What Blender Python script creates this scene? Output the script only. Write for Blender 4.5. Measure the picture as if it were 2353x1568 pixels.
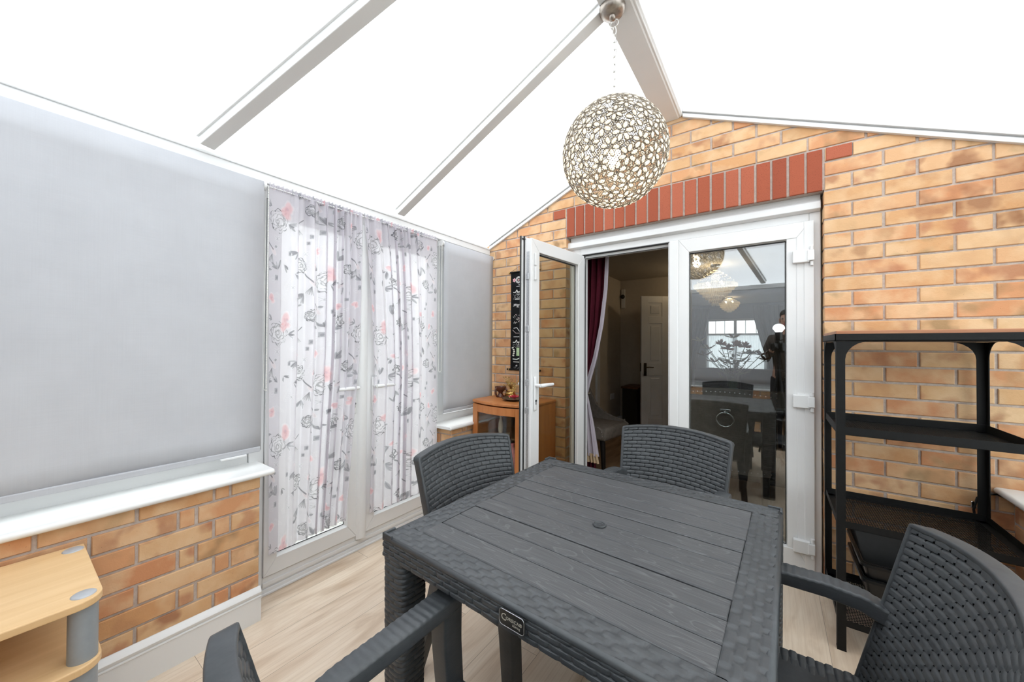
import bpy, bmesh, math, random
import numpy as np
from mathutils import Vector, Matrix
for _o in list(bpy.data.objects): bpy.data.objects.remove(_o)
S = bpy.context.scene
COL = S.collection
PI = math.pi
rng = random.Random(7)

# ------------------------------------------------------------------ camera, world, exposure
YAW, PITCH, ROLL, FPX, CAMH = 0.6177, 0.0111, 0.0057, 838.85, 1.2299
fw = Vector((-math.sin(YAW)*math.cos(PITCH), math.cos(YAW)*math.cos(PITCH), math.sin(PITCH)))
r0 = Vector((math.cos(YAW), math.sin(YAW), 0)); u0 = r0.cross(fw)
rt = r0*math.cos(ROLL)+u0*math.sin(ROLL); up = rt.cross(fw)
cd = bpy.data.cameras.new('camera'); cam = bpy.data.objects.new('camera', cd); COL.objects.link(cam)
cam.matrix_world = Matrix(((rt.x, up.x, -fw.x, 0), (rt.y, up.y, -fw.y, 0), (rt.z, up.z, -fw.z, CAMH), (0, 0, 0, 1)))
cd.sensor_width = 36; cd.lens = FPX/2353*36; cd.clip_start = 0.02; cd.clip_end = 200
S.camera = cam
W = bpy.data.worlds.new('overcast_sky'); S.world = W; W.use_nodes = True
bg = W.node_tree.nodes['Background']; bg.inputs[0].default_value = (0.93, 0.97, 1.0, 1); bg.inputs[1].default_value = 3.2
S.view_settings.view_transform = 'Standard'; S.view_settings.look = 'None'
S.view_settings.gamma = 1; S.view_settings.use_curve_mapping = False
S.view_settings.exposure = 0.32
cy = S.cycles
cy.max_bounces = 8; cy.diffuse_bounces = 4; cy.glossy_bounces = 3; cy.transmission_bounces = 4; cy.transparent_max_bounces = 12
cy.sample_clamp_indirect = 6; cy.caustics_reflective = False; cy.caustics_refractive = False

# ------------------------------------------------------------------ material helpers
def newmat(name):
    m = bpy.data.materials.new(name); m.use_nodes = True
    return m, m.node_tree, m.node_tree.nodes['Principled BSDF']
def node(nt, t, **kw):
    n = nt.nodes.new(t)
    for k, v in kw.items(): setattr(n, k, v)
    return n
def lk(nt, a, b): nt.links.new(a, b)
def ramp(nt, fac, stops):
    n = node(nt, 'ShaderNodeValToRGB'); e = n.color_ramp.elements
    while len(e) < len(stops): e.new(0.5)
    for i, (p, c) in enumerate(stops):
        e[i].position = p; e[i].color = (*c, 1) if len(c) == 3 else c
    if fac is not None: lk(nt, fac, n.inputs[0])
    return n.outputs[0]
def mixc(nt, fac, a, b, mode='MIX'):
    n = node(nt, 'ShaderNodeMix', data_type='RGBA', blend_type=mode)
    for s, v in ((0, fac), (6, a), (7, b)):
        if hasattr(v, 'links'): lk(nt, v, n.inputs[s])
        elif s == 0: n.inputs[0].default_value = v
        else: n.inputs[s].default_value = (*v, 1)
    return n.outputs[2]
def math_(nt, op, a, b=0.0, c=None):
    n = node(nt, 'ShaderNodeMath', operation=op)
    for i, v in enumerate((a, b) if c is None else (a, b, c)):
        if hasattr(v, 'links'): lk(nt, v, n.inputs[i])
        else: n.inputs[i].default_value = v
    return n.outputs[0]
def coords(nt, kind='Object', scale=(1, 1, 1), rot=(0, 0, 0), loc=(0, 0, 0)):
    tc = node(nt, 'ShaderNodeTexCoord'); mp = node(nt, 'ShaderNodeMapping')
    mp.inputs['Scale'].default_value = scale; mp.inputs['Rotation'].default_value = rot; mp.inputs['Location'].default_value = loc
    lk(nt, tc.outputs[kind], mp.inputs[0]); return mp.outputs[0]
def noise(nt, vec, scale, detail=4, rough=.55, dist=0):
    n = node(nt, 'ShaderNodeTexNoise'); lk(nt, vec, n.inputs['Vector'])
    n.inputs['Scale'].default_value = scale; n.inputs['Detail'].default_value = detail
    n.inputs['Roughness'].default_value = rough; n.inputs['Distortion'].default_value = dist
    return n.outputs[0]
def bump(nt, bsdf, h, strength=.3, dist=.01):
    b = node(nt, 'ShaderNodeBump'); b.inputs['Strength'].default_value = strength; b.inputs['Distance'].default_value = dist
    lk(nt, h, b.inputs['Height']); lk(nt, b.outputs[0], bsdf.inputs['Normal'])
def plain(name, col, rough=.5, metal=0, spec=.5, var=.06, bscale=60, bstr=.0, alpha=None):
    m, nt, b = newmat(name)
    v = coords(nt); n = noise(nt, v, bscale, 3)
    lo = tuple(max(0, c*(1-var)) for c in col); hi = tuple(min(1, c*(1+var)) for c in col)
    lk(nt, ramp(nt, n, [(.3, lo), (.7, hi)]), b.inputs['Base Color'])
    b.inputs['Roughness'].default_value = rough; b.inputs['Metallic'].default_value = metal
    b.inputs['Specular IOR Level'].default_value = spec
    if bstr: bump(nt, b, n, bstr, .004)
    return m
def emit(name, col, strength):
    m, nt, b = newmat(name); b.inputs['Base Color'].default_value = (*col, 1)
    b.inputs['Emission Color'].default_value = (*col, 1); b.inputs['Emission Strength'].default_value = strength
    return m
def glassmat(name, tint=(1, 1, 1), f0=.045, rough=0.0):
    """thin clear pane: transparent, with a mirror reflection that grows towards grazing angles"""
    m, nt, b = newmat(name); nt.nodes.remove(b); out = nt.nodes['Material Output']
    tr = node(nt, 'ShaderNodeBsdfTransparent'); tr.inputs[0].default_value = (*tint, 1)
    gl = node(nt, 'ShaderNodeBsdfGlossy'); gl.inputs['Roughness'].default_value = rough
    lw = node(nt, 'ShaderNodeLayerWeight'); lw.inputs[0].default_value = .5
    mx = node(nt, 'ShaderNodeMixShader')
    lk(nt, math_(nt, 'MULTIPLY_ADD', math_(nt, 'POWER', lw.outputs['Facing'], 5.0), 1-f0, f0), mx.inputs[0]); lk(nt, tr.outputs[0], mx.inputs[1]); lk(nt, gl.outputs[0], mx.inputs[2]); lk(nt, mx.outputs[0], out.inputs[0])
    return m
def fabric(name, col, trans=.3, clear=0.0, weave=900, var=.05):
    m, nt, b = newmat(name); nt.nodes.remove(b); out = nt.nodes['Material Output']
    v = coords(nt); n1 = noise(nt, v, 8, 4)
    va = coords(nt, scale=(60, 3, 300)); vb = coords(nt, scale=(60, 300, 3))
    n2 = noise(nt, va, 1.5, 2); n3 = noise(nt, vb, 1.5, 2)
    f = math_(nt, 'MULTIPLY_ADD', n1, .5, math_(nt, 'MULTIPLY', math_(nt, 'ADD', n2, n3), .25))
    c = ramp(nt, f, [(.3, tuple(x*(1-var) for x in col)), (.7, tuple(min(1, x*(1+var)) for x in col))])
    d = node(nt, 'ShaderNodeBsdfDiffuse'); t = node(nt, 'ShaderNodeBsdfTranslucent'); lk(nt, c, d.inputs[0]); lk(nt, c, t.inputs[0])
    mx = node(nt, 'ShaderNodeMixShader'); mx.inputs[0].default_value = trans
    lk(nt, d.outputs[0], mx.inputs[1]); lk(nt, t.outputs[0], mx.inputs[2]); o = mx.outputs[0]
    if clear:
        tr = node(nt, 'ShaderNodeBsdfTransparent'); m2 = node(nt, 'ShaderNodeMixShader'); m2.inputs[0].default_value = clear
        lk(nt, o, m2.inputs[1]); lk(nt, tr.outputs[0], m2.inputs[2]); o = m2.outputs[0]
    lk(nt, o, out.inputs[0]); return m

def brickmat(name, red=False):
    m, nt, b = newmat(name)
    at = node(nt, 'ShaderNodeAttribute', attribute_name='rnd'); sp = node(nt, 'ShaderNodeSeparateColor'); lk(nt, at.outputs['Color'], sp.inputs[0])
    R, G, B_ = sp.outputs
    tc = node(nt, 'ShaderNodeTexCoord'); ad = node(nt, 'ShaderNodeVectorMath', operation='MULTIPLY_ADD')
    lk(nt, at.outputs['Color'], ad.inputs[0]); ad.inputs[1].default_value = (7, 13, 5); lk(nt, tc.outputs['Object'], ad.inputs[2]); v = ad.outputs[0]
    if red:
        base = ramp(nt, R, [(0, (.30, .075, .04)), (.5, (.36, .095, .05)), (1, (.43, .13, .075))])
        n = noise(nt, v, 260, 4, .7); base = mixc(nt, ramp(nt, n, [(.30, (1, 1, 1)), (.42, (0, 0, 0))]), base, (.10, .03, .02))
    else:
        base = ramp(nt, R, [(0, (.58, .305, .14)), (.25, (.63, .38, .195)), (.5, (.655, .415, .23)), (.72, (.63, .33, .165)), (1, (.56, .255, .125))])
        big = noise(nt, v, 9, 3, .5)
        base = mixc(nt, ramp(nt, big, [(.42, (0, 0, 0)), (.66, (.7, .7, .7))]), base, (.72, .50, .30))
        bl = noise(nt, v, 13, 2, .4, .1)
        k = math_(nt, 'MULTIPLY', ramp(nt, bl, [(.50, (0, 0, 0)), (.68, (1, 1, 1))]), math_(nt, 'MULTIPLY_ADD', G, .80, .08))
        base = mixc(nt, k, base, ramp(nt, B_, [(.0, (.30, .18, .09)), (.35, (.38, .26, .13)), (.6, (.44, .18, .10)), (1, (.27, .12, .06))]))
        pit = noise(nt, v, 160, 3, .6); base = mixc(nt, ramp(nt, pit, [(.22, (1, 1, 1)), (.30, (0, 0, 0))]), base, (.18, .11, .06))
        sp2 = noise(nt, v, 420, 2); base = mixc(nt, ramp(nt, sp2, [(.72, (0, 0, 0)), (.80, (.6, .6, .6))]), base, (.85, .72, .52))
    lk(nt, base, b.inputs['Base Color']); b.inputs['Roughness'].default_value = .85; b.inputs['Specular IOR Level'].default_value = .2
    bump(nt, b, noise(nt, v, 120, 6, .7), .35, .004)
    return m
def mortarmat():
    m, nt, b = newmat('mortar'); v = coords(nt)
    lk(nt, ramp(nt, noise(nt, v, 45, 5, .7), [(.3, (.42, .34, .29)), (.7, (.58, .50, .44))]), b.inputs['Base Color'])
    b.inputs['Roughness'].default_value = .95; b.inputs['Specular IOR Level'].default_value = .1; bump(nt, b, noise(nt, v, 300, 4), .4, .003); return m
def laminate(name, cols, pw=.19, pl=1.25, gap=(.30, .24, .18)):
    m, nt, b = newmat(name)
    v = coords(nt, rot=(0, 0, PI/2))
    br = node(nt, 'ShaderNodeTexBrick', offset=.37, offset_frequency=2); lk(nt, v, br.inputs['Vector'])
    br.inputs['Scale'].default_value = 1; br.inputs['Brick Width'].default_value = pl; br.inputs['Row Height'].default_value = pw
    br.inputs['Mortar Size'].default_value = .0009; br.inputs['Mortar Smooth'].default_value = .2
    br.inputs['Color1'].default_value = (0, 0, 0, 1); br.inputs['Color2'].default_value = (1, 1, 1, 1)
    ad = node(nt, 'ShaderNodeVectorMath', operation='MULTIPLY_ADD'); lk(nt, br.outputs['Color'], ad.inputs[0]); ad.inputs[1].default_value = (3, 9, 4); lk(nt, v, ad.inputs[2])
    mp = node(nt, 'ShaderNodeMapping'); mp.inputs['Scale'].default_value = (1.1, 5.5, 1); lk(nt, ad.outputs[0], mp.inputs[0])
    big = noise(nt, mp.outputs[0], 1.6, 4, .55, 1.2)
    mp2 = node(nt, 'ShaderNodeMapping'); mp2.inputs['Scale'].default_value = (2, 70, 1); lk(nt, ad.outputs[0], mp2.inputs[0])
    fine = noise(nt, mp2.outputs[0], 2, 3, .6)
    c = ramp(nt, big, [(.28, cols[0]), (.45, cols[1]), (.6, cols[2]), (.75, cols[1])])
    c = mixc(nt, ramp(nt, fine, [(.35, (.17, .17, .17)), (.55, (0, 0, 0))]), c, cols[0])
    wv = node(nt, 'ShaderNodeTexWave', wave_type='RINGS'); mp3 = node(nt, 'ShaderNodeMapping'); mp3.inputs['Scale'].default_value = (.55, 4.5, 1)
    lk(nt, ad.outputs[0], mp3.inputs[0]); lk(nt, mp3.outputs[0], wv.inputs[0]); wv.inputs['Scale'].default_value = 3.2; wv.inputs['Distortion'].default_value = 5; wv.inputs['Detail'].default_value = 3
    c = mixc(nt, ramp(nt, wv.outputs[1], [(.0, (.22, .22, .22)), (.14, (0, 0, 0))]), c, cols[0])
    kn = noise(nt, mp.outputs[0], 1.1, 1); c = mixc(nt, ramp(nt, kn, [(.27, (.6, .6, .6)), (.34, (0, 0, 0))]), c, cols[3])
    c = mixc(nt, br.outputs['Fac'], c, gap)
    lk(nt, c, b.inputs['Base Color']); b.inputs['Roughness'].default_value = .42; b.inputs['Specular IOR Level'].default_value = .35
    bump(nt, b, math_(nt, 'SUBTRACT', fine, math_(nt, 'MULTIPLY', br.outputs['Fac'], 2)), .08, .002)
    return m
def woodmat(name, c0, c1, scale=(1, 1, 18), rough=.45, s=3):
    m, nt, b = newmat(name); v = coords(nt, scale=scale)
    n = noise(nt, v, s, 5, .6, .6)
    lk(nt, ramp(nt, n, [(.3, c0), (.7, c1)]), b.inputs['Base Color']); b.inputs['Roughness'].default_value = rough
    b.inputs['Specular IOR Level'].default_value = .35; bump(nt, b, n, .05, .002); return m

M = {}
M['brick'] = brickmat('buff_brick'); M['redbrick'] = brickmat('red_brick', True); M['mortar'] = mortarmat()
M['upvc'] = plain('white_upvc', (.73, .73, .725), .28, var=.015, bscale=3)
M['gloss'] = plain('white_gloss_paint', (.75, .75, .74), .22, var=.01, bscale=3)
M['beam'] = plain('grey_white_upvc', (.74, .74, .73), .35, var=.02, bscale=4)
M['gasket'] = plain('black_rubber', (.02, .02, .02), .6)
M['steel'] = plain('zinc_plated_steel', (.45, .46, .47), .4, 1, var=.3, bscale=200)
M['chrome'] = plain('polished_chrome', (.8, .8, .8), .12, 1, var=.03)
M['glass'] = glassmat('window_glass', (.95, .97, .96), .05)
M['doorglass'] = glassmat('door_glass', (.84, .87, .87), .23)
M['floor'] = laminate('light_oak_laminate', [(.50, .37, .26), (.68, .55, .42), (.75, .63, .50), (.36, .24, .15)])
M['floor2'] = laminate('brown_laminate', [(.22, .13, .07), (.34, .21, .12), (.40, .26, .15), (.14, .08, .04)])
M['plaster'] = plain('cream_painted_plaster', (.55, .49, .41), .8, spec=.2, var=.03, bscale=20)
M['wceil'] = plain('white_ceiling_paint', (.50, .45, .38), .85, spec=.2, var=.03, bscale=20)

# ------------------------------------------------------------------ geometry helpers
class MB:
    def __init__(s): s.bm = bmesh.new(); s.mi = 0
    def _done(s, fs):
        for f in fs: f.material_index = s.mi
        return fs
    def box(s, x0, x1, y0, y1, z0, z1, mat=None, bev=0, seg=2):
        cs = [Vector((x, y, z)) for x in (x0, x1) for y in (y0, y1) for z in (z0, z1)]
        if mat is not None: cs = [mat @ c for c in cs]
        v = [s.bm.verts.new(c) for c in cs]
        fs = [s.bm.faces.new([v[i] for i in q]) for q in ((0, 1, 3, 2), (4, 6, 7, 5), (0, 4, 5, 1), (2, 3, 7, 6), (0, 2, 6, 4), (1, 5, 7, 3))]
        s._done(fs)
        if bev:
            es = list({e for f in fs for e in f.edges})
            bmesh.ops.bevel(s.bm, geom=es, offset=bev, segments=seg, profile=.5, affect='EDGES')
        return s
    def prism(s, pts, a, b, axis='y', closed=True):
        """extrude a 2D outline; axis y: pts are (x,z); axis x: (y,z); axis z: (x,y)"""
        f = {'x': lambda p, t: (t, p[0], p[1]), 'y': lambda p, t: (p[0], t, p[1]), 'z': lambda p, t: (p[0], p[1], t)}[axis]
        A = [s.bm.verts.new(f(p, a)) for p in pts]; B = [s.bm.verts.new(f(p, b)) for p in pts]; n = len(pts); fs = []
        for i in range(n if closed else n-1):
            j = (i+1) % n; fs.append(s.bm.faces.new((A[i], A[j], B[j], B[i])))
        if closed: fs += [s.bm.faces.new(A[::-1]), s.bm.faces.new(B)]
        s._done(fs); return s
    def frame_of(s, d):
        d = Vector(d).normalized(); t = Vector((0, 0, 1)) if abs(d.z) < .95 else Vector((1, 0, 0))
        a = d.cross(t).normalized(); return a, a.cross(d).normalized()
    def tube(s, pts, r, seg=8, cap=True, closed=False):
        pts = [Vector(p) for p in pts]; n = len(pts); rings = []; pa = None
        for i, p in enumerate(pts):
            if closed: d = pts[(i+1) % n]-pts[i-1]
            else: d = pts[min(i+1, n-1)]-pts[max(i-1, 0)]
            if pa is None: a, b = s.frame_of(d)
            else:
                d = d.normalized(); a = (pa-d*pa.dot(d)).normalized(); b = d.cross(a)*-1
                b = a.cross(d)
            pa = a; rr = r[i] if isinstance(r, (list, tuple)) else r
            rings.append([s.bm.verts.new(p+(a*math.cos(t)+b*math.sin(t))*rr) for t in [2*PI*k/seg for k in range(seg)]])
        fs = []
        for i in range(n if closed else n-1):
            A, B = rings[i], rings[(i+1) % n]
            for k in range(seg): fs.append(s.bm.faces.new((A[k], A[(k+1) % seg], B[(k+1) % seg], B[k])))
        if cap and not closed: fs += [s.bm.faces.new(rings[0][::-1]), s.bm.faces.new(rings[-1])]
        s._done(fs); return s
    def cyl(s, p0, p1, r, seg=16): return s.tube([p0, p1], r, seg)
    def lathe(s, prof, c=(0, 0, 0), seg=24, mat=None, sq=1.0):
        rings = []; c = Vector(c)
        for (r, z) in prof:
            if r < 1e-6: 
                p = Vector((0, 0, z)); p = (mat @ p if mat is not None else p)+c; rings.append([s.bm.verts.new(p)])
            else:
                R = []
                for k in range(seg):
                    p = Vector((r*math.cos(2*PI*k/seg), sq*r*math.sin(2*PI*k/seg), z)); p = (mat @ p if mat is not None else p)+c; R.append(s.bm.verts.new(p))
                rings.append(R)
        fs = []
        for A, B in zip(rings, rings[1:]):
            for k in range(seg):
                j = (k+1) % seg
                if len(A) == 1 and len(B) == 1: continue
                if len(A) == 1: fs.append(s.bm.faces.new((A[0], B[j], B[k])))
                elif len(B) == 1: fs.append(s.bm.faces.new((A[k], A[j], B[0])))
                else: fs.append(s.bm.faces.new((A[k], A[j], B[j], B[k])))
        s._done(fs); return s
    def ball(s, c, r, seg=10, rings=6, sc=(1, 1, 1), mat=None):
        m = Matrix.Diagonal((*sc, 1)); m = mat @ m if mat is not None else m
        return s.lathe([(max(0, r*math.sin(PI*i/rings)) if 0 < i < rings else 0, -r*math.cos(PI*i/rings)) for i in range(rings+1)], c, seg, m)
    def torus(s, c, R, r, seg=20, sub=6, mat=None, sx=1, sy=1):
        c = Vector(c); P = []
        for k in range(seg):
            p = Vector((R*sx*math.cos(2*PI*k/seg), R*sy*math.sin(2*PI*k/seg), 0)); P.append((mat @ p if mat is not None else p)+c)
        return s.tube(P, r, sub, closed=True)
    def build(s, name, mats, parent=None, smooth=False, fix=True, bev=0, auto=None):
        if fix: bmesh.ops.recalc_face_normals(s.bm, faces=s.bm.faces[:])
        me = bpy.data.meshes.new(name); s.bm.to_mesh(me); s.bm.free()
        return finish(name, me, mats, parent, smooth, bev, auto)
def finish(name, me, mats, parent=None, smooth=False, bev=0, auto=None):
    for m in (mats if isinstance(mats, (list, tuple)) else [mats]): me.materials.append(M[m] if isinstance(m, str) else m)
    if smooth: me.polygons.foreach_set('use_smooth', [True]*len(me.polygons))
    if auto and hasattr(me, 'set_sharp_from_angle'): me.set_sharp_from_angle(angle=math.radians(auto))
    o = bpy.data.objects.new(name, me); COL.objects.link(o)
    if parent is not None: o.parent = parent
    if bev:
        md = o.modifiers.new('bevel', 'BEVEL'); md.width = bev; md.segments = 2; md.limit_method = 'ANGLE'; md.angle_limit = math.radians(40)
    return o
def gridmesh(name, P, mats, parent=None, smooth=True, keep=None, wrap=False, attr=None, uvs=False):
    """P: (nv, nu, 3) numpy array of points; keep: optional (nv-1, nu-1) bool mask of faces"""
    nv, nu = P.shape[:2]; idx = np.arange(nv*nu).reshape(nv, nu)
    q = np.stack([idx[:-1, :-1], idx[:-1, 1:], idx[1:, 1:], idx[1:, :-1]], -1).reshape(-1, 4)
    if keep is not None: q = q[keep.reshape(-1)]
    me = bpy.data.meshes.new(name); me.vertices.add(nv*nu); me.vertices.foreach_set('co', P.reshape(-1).astype(np.float32))
    me.loops.add(q.size); me.loops.foreach_set('vertex_index', q.reshape(-1).astype(np.int32))
    me.polygons.add(len(q)); me.polygons.foreach_set('loop_start', (np.arange(len(q))*4).astype(np.int32))
    me.update(calc_edges=True); me.validate()
    if attr is not None:
        a = me.attributes.new('ink', 'FLOAT_COLOR', 'POINT'); a.data.foreach_set('color', attr.reshape(-1).astype(np.float32))
    return finish(name, me, mats, parent, smooth)
def empty(name, loc=(0, 0, 0), rz=0):
    o = bpy.data.objects.new(name, None); COL.objects.link(o); o.location = loc; o.rotation_euler = (0, 0, rz); o.empty_display_size = .1; return o
def tag(o, label, cat, group=None, kind=None):
    if label: o['label'] = label
    if cat: o['category'] = cat
    if group: o['group'] = group
    if kind: o['kind'] = kind
    return o
def thing(name, label, cat, loc=(0, 0, 0), rz=0, group=None): return tag(empty(name, loc, rz), label, cat, group)
def struct(o, label=None, cat=None): 
    o['kind'] = 'structure'
    if label: o['label'] = label
    if cat: o['category'] = cat
    return o
def dup(root, loc, rz, label, group=None):
    r = root.copy(); COL.objects.link(r); r.location = loc; r.rotation_euler = (0, 0, rz); r['label'] = label
    if group: r['group'] = group
    for ch in list(root.children):
        c = ch.copy(); COL.objects.link(c); c.parent = r
        for g in list(ch.children):
            d = g.copy(); COL.objects.link(d); d.parent = c
    return r

# ------------------------------------------------------------------ brickwork
class Bricks:
    """collects bricks as faces with a per-brick random colour attribute"""
    def __init__(s): s.V = []; s.F = []; s.R = []; s.MI = []
    def brick(s, u0, u1, z0, z1, place, rnd, mi=0, b=.0025, depth=.012):
        j = lambda: rng.uniform(-.0012, .0012)
        u0 += j(); u1 += j(); z0 += j()*.6; z1 += j()*.6; d0 = rng.uniform(-.0012, .0012)
        n = len(s.V)
        for (e, d) in ((b, d0), (0, d0+b), (0, depth)):
            for (u, z) in ((u0+e, z0+e), (u1-e, z0+e), (u1-e, z1-e), (u0+e, z1-e)): s.V.append(place(u, z, d))
        fs = [(n, n+1, n+2, n+3)]
        for k in (0, 4):
            for i in range(4): fs.append((n+k+i, n+k+4+i, n+k+4+(i+1) % 4, n+k+(i+1) % 4))
        s.F += fs; s.R += [rnd]*len(fs); s.MI += [mi]*len(fs)
    def quadbox(s, pts8, mi):
        n = len(s.V); s.V += pts8; fs = [(0, 1, 3, 2), (4, 6, 7, 5), (0, 4, 5, 1), (2, 3, 7, 6), (0, 2, 6, 4), (1, 5, 7, 3)]
        s.F += [tuple(n+i for i in f) for f in fs]; s.R += [(.5, .5, .5)]*6; s.MI += [mi]*6
    def build(s, name, mats, cuts=()):
        me = bpy.data.meshes.new(name); me.from_pydata([tuple(v) for v in s.V], [], s.F)
        a = me.attributes.new('rnd', 'FLOAT_COLOR', 'FACE'); a.data.foreach_set('color', [x for r in s.R for x in (*r, 1)])
        me.polygons.foreach_set('material_index', s.MI)
        bm = bmesh.new(); bm.from_mesh(me)
        for co, no in cuts:
            bmesh.ops.bisect_plane(bm, geom=bm.verts[:]+bm.edges[:]+bm.faces[:], plane_co=co, plane_no=no, clear_outer=True)
        bmesh.ops.recalc_face_normals(bm, faces=bm.faces[:]); bm.to_mesh(me); bm.free()
        return finish(name, me, mats)
def rr(): return (rng.random(), rng.random(), rng.random())
JT = .01

# ------------------------------------------------------------------ back brick wall with the doorway and gable top
YB, XL, XR = 2.462, -1.868, .818
OPL, OPR, OPT = -1.2566, .2229, 2.0403
ZC = 1.9653 - 26*.075          # bottom line of the lowest course
EAVE = 2.054; SLL = .435; SLR = .446
def zroof(x): return 2.05+SLL*(x+1.98) if x < -.52 else 2.658-SLR*(x+.451)
bk = Bricks(); place = lambda u, z, d: (u, YB+d, z)
for row in range(-1, 38):
    z0 = ZC+row*.075; z1 = z0+.065; n = 26-row          # course n below the line at z 1.9653
    par = (n % 2)
    def fill(a, b, phase):
        k0 = math.floor((a-phase)/.225)-1
        for k in range(k0, k0+40):
            u0 = phase+k*.225; u1 = u0+.215; 
            u0, u1 = max(u0, a), min(u1, b)
            if u1-u0 > .018 and u1 > -2.2 and min(zroof(u0), zroof(u1)) > z0-.1:
                r = rr()
                bk.brick(u0, u1, z0, z1, place, r)
    phR = OPR+(0 if par == 0 else -.1125+.0)
    if z0 < OPT-.01:
        fill(OPR, 1.15, phR); fill(-2.15, OPL, OPL-.215+(0 if par == 0 else .1125))
    elif z0 < 2.2653-.01:
        fill(OPR+.004, 1.15, phR); fill(-2.15, OPL-.004, OPL-.215+(0 if par == 0 else .1125))
    else: fill(-2.15, 1.15, phR-.06)
# mortar body (three slabs round the opening)
def slab(x0, x1, z0, z1): bk.quadbox([(x, y, z) for x in (x0, x1) for y in (YB+.0065, YB+.11) for z in (z0, z1)], 1)
slab(-2.15, OPL-.002, -.05, 2.9); slab(OPR+.002, 1.15, -.05, 2.9); slab(OPL-.002, OPR+.002, OPT+.004, 2.9)
# brick returns in the door reveal
for row in range(-1, 28):
    z0 = ZC+row*.075
    if z0 > OPT-.05: break
    bk.brick(YB+.002, YB+.10, z0, z0+.065, lambda u, z, d: (OPR+d-.0, u, z), rr()); bk.brick(YB+.002, YB+.10, z0, z0+.065, lambda u, z, d: (OPL-d, u, z), rr())
cuts = [(Vector((-1.98, 0, 2.10)), Vector((-SLL, 0, 1))), (Vector((-.451, 0, 2.72)), Vector((SLR, 0, 1)))]
struct(bk.build('wall_back', ['brick', 'mortar'], cuts), 'buff brick house wall with a soldier course over the doors', 'wall')
# soldier course lintel
bk = Bricks(); n = 20; w = (OPR-OPL)/n
for i in range(n): bk.brick(OPL+i*w+.006, OPL+(i+1)*w-.006, OPT+.001, 2.2553, lambda u, z, d: (u, YB-.0015+d, z), rr())
for (a, b) in ((OPR+.008, OPR+.109), (OPL-.106, OPL-.008)): bk.brick(a, b, 2.1903, 2.2553, lambda u, z, d: (u, YB-.0035+d, z), rr(), depth=.006)
struct(bk.build('trim_1', ['redbrick', 'mortar']), 'row of upright red bricks above the double doors', 'lintel')

# ------------------------------------------------------------------ dwarf walls
def dwarf_row(bk, end, sgn, far, zlines, place, top=9):
    """courses running from the free end away to far; queen closers near the end"""
    for i, z0 in enumerate(zlines):
        seq = [.1025, .046] if i % 2 else [.215, .046]
        u = end; k = 0
        while (far-u)*sgn > .01:
            L = seq[k] if k < len(seq) else .215; k += 1
            e = u+sgn*L
            if (e-far)*sgn > 0: e = far
            a, b = sorted((u, e))
            if b-a > .015: bk.brick(a, b, z0, min(z0+.065, top), place, rr())
            u = e+sgn*JT
ZL = [.4292+.005-.075*k for k in range(5, -3, -1)]
bk = Bricks(); pl = lambda u, z, d: (XL-d, u, z)
dwarf_row(bk, .687, -1, -.85, ZL, pl)
bk.quadbox([(x, y, z) for x in (XL-.20, XL-.0065) for y in (-.85, .686) for z in (0, .642)], 1)
struct(bk.build('wall_left', ['brick', 'mortar']), 'low buff brick wall under the wide grey blind', 'wall')
bk = Bricks()
dwarf_row(bk, 1.892, 1, 2.46, ZL, pl)
for i, z0 in enumerate(ZL): 
    bk.brick(-2.085 if i % 2 else -1.98, XL-.004, z0, z0+.065, lambda u, z, d: (u, 1.892+d, z), rr())
    if not i % 2: bk.brick(-2.085, -1.99, z0, z0+.065, lambda u, z, d: (u, 1.892+d, z), rr())
bk.quadbox([(x, y, z) for x in (XL-.20, XL-.0065) for y in (1.8985, 2.46) for z in (0, .642)], 1)
struct(bk.build('wall_left', ['brick', 'mortar']), 'short low brick wall between the garden doors and the house wall', 'wall')
bk = Bricks()
dwarf_row(bk, 2.44, -1, -.85, ZL, lambda u, z, d: (XR+d, u, z), .611)
bk.quadbox([(x, y, z) for x in (XR+.0065, XR+.2) for y in (-.85, 2.46) for z in (0, .618)], 1)
struct(bk.build('wall_right', ['brick', 'mortar']), 'low brick wall behind the black metal shelving', 'wall')
YF = -.78
bk = Bricks()
dwarf_row(bk, -1.86, 1, .81, ZL, lambda u, z, d: (u, YF-d, z))
bk.quadbox([(x, y, z) for x in (XL-.2, XR+.2) for y in (YF-.2, YF-.0065) for z in (0, .642)], 1)
struct(bk.build('wall_front', ['brick', 'mortar']), 'low brick wall at the garden end of the room', 'wall')

# ------------------------------------------------------------------ floor, ground
mb = MB(); mb.box(-2.03, 1.05, -1.0, YB+.10, -.06, 0); struct(mb.build('floor', 'floor'), 'pale oak laminate floor', 'floor')
M['gravel'] = plain('grey_gravel', (.42, .41, .38), .95, var=.55, bscale=45, bstr=.8)
mb = MB(); mb.box(-12, -2.1, -9, 10, -.30, -.12); mb.box(1.2, 9, -9, 10, -.30, -.12); mb.box(-2.1, 1.2, -9, -1.05, -.30, -.12)
struct(mb.build('ground', 'gravel'), 'gravel garden ground outside the doors', 'ground')
mb = MB(); mb.box(-5.2, -5.1, -9, 10, -.12, 2.9); M['fence'] = plain('pale_fence', (.74, .73, .72), .8, var=.1, bscale=8)
struct(mb.build('garden_fence', 'fence'), 'pale garden fence seen through the sheer curtains', 'fence')

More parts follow.
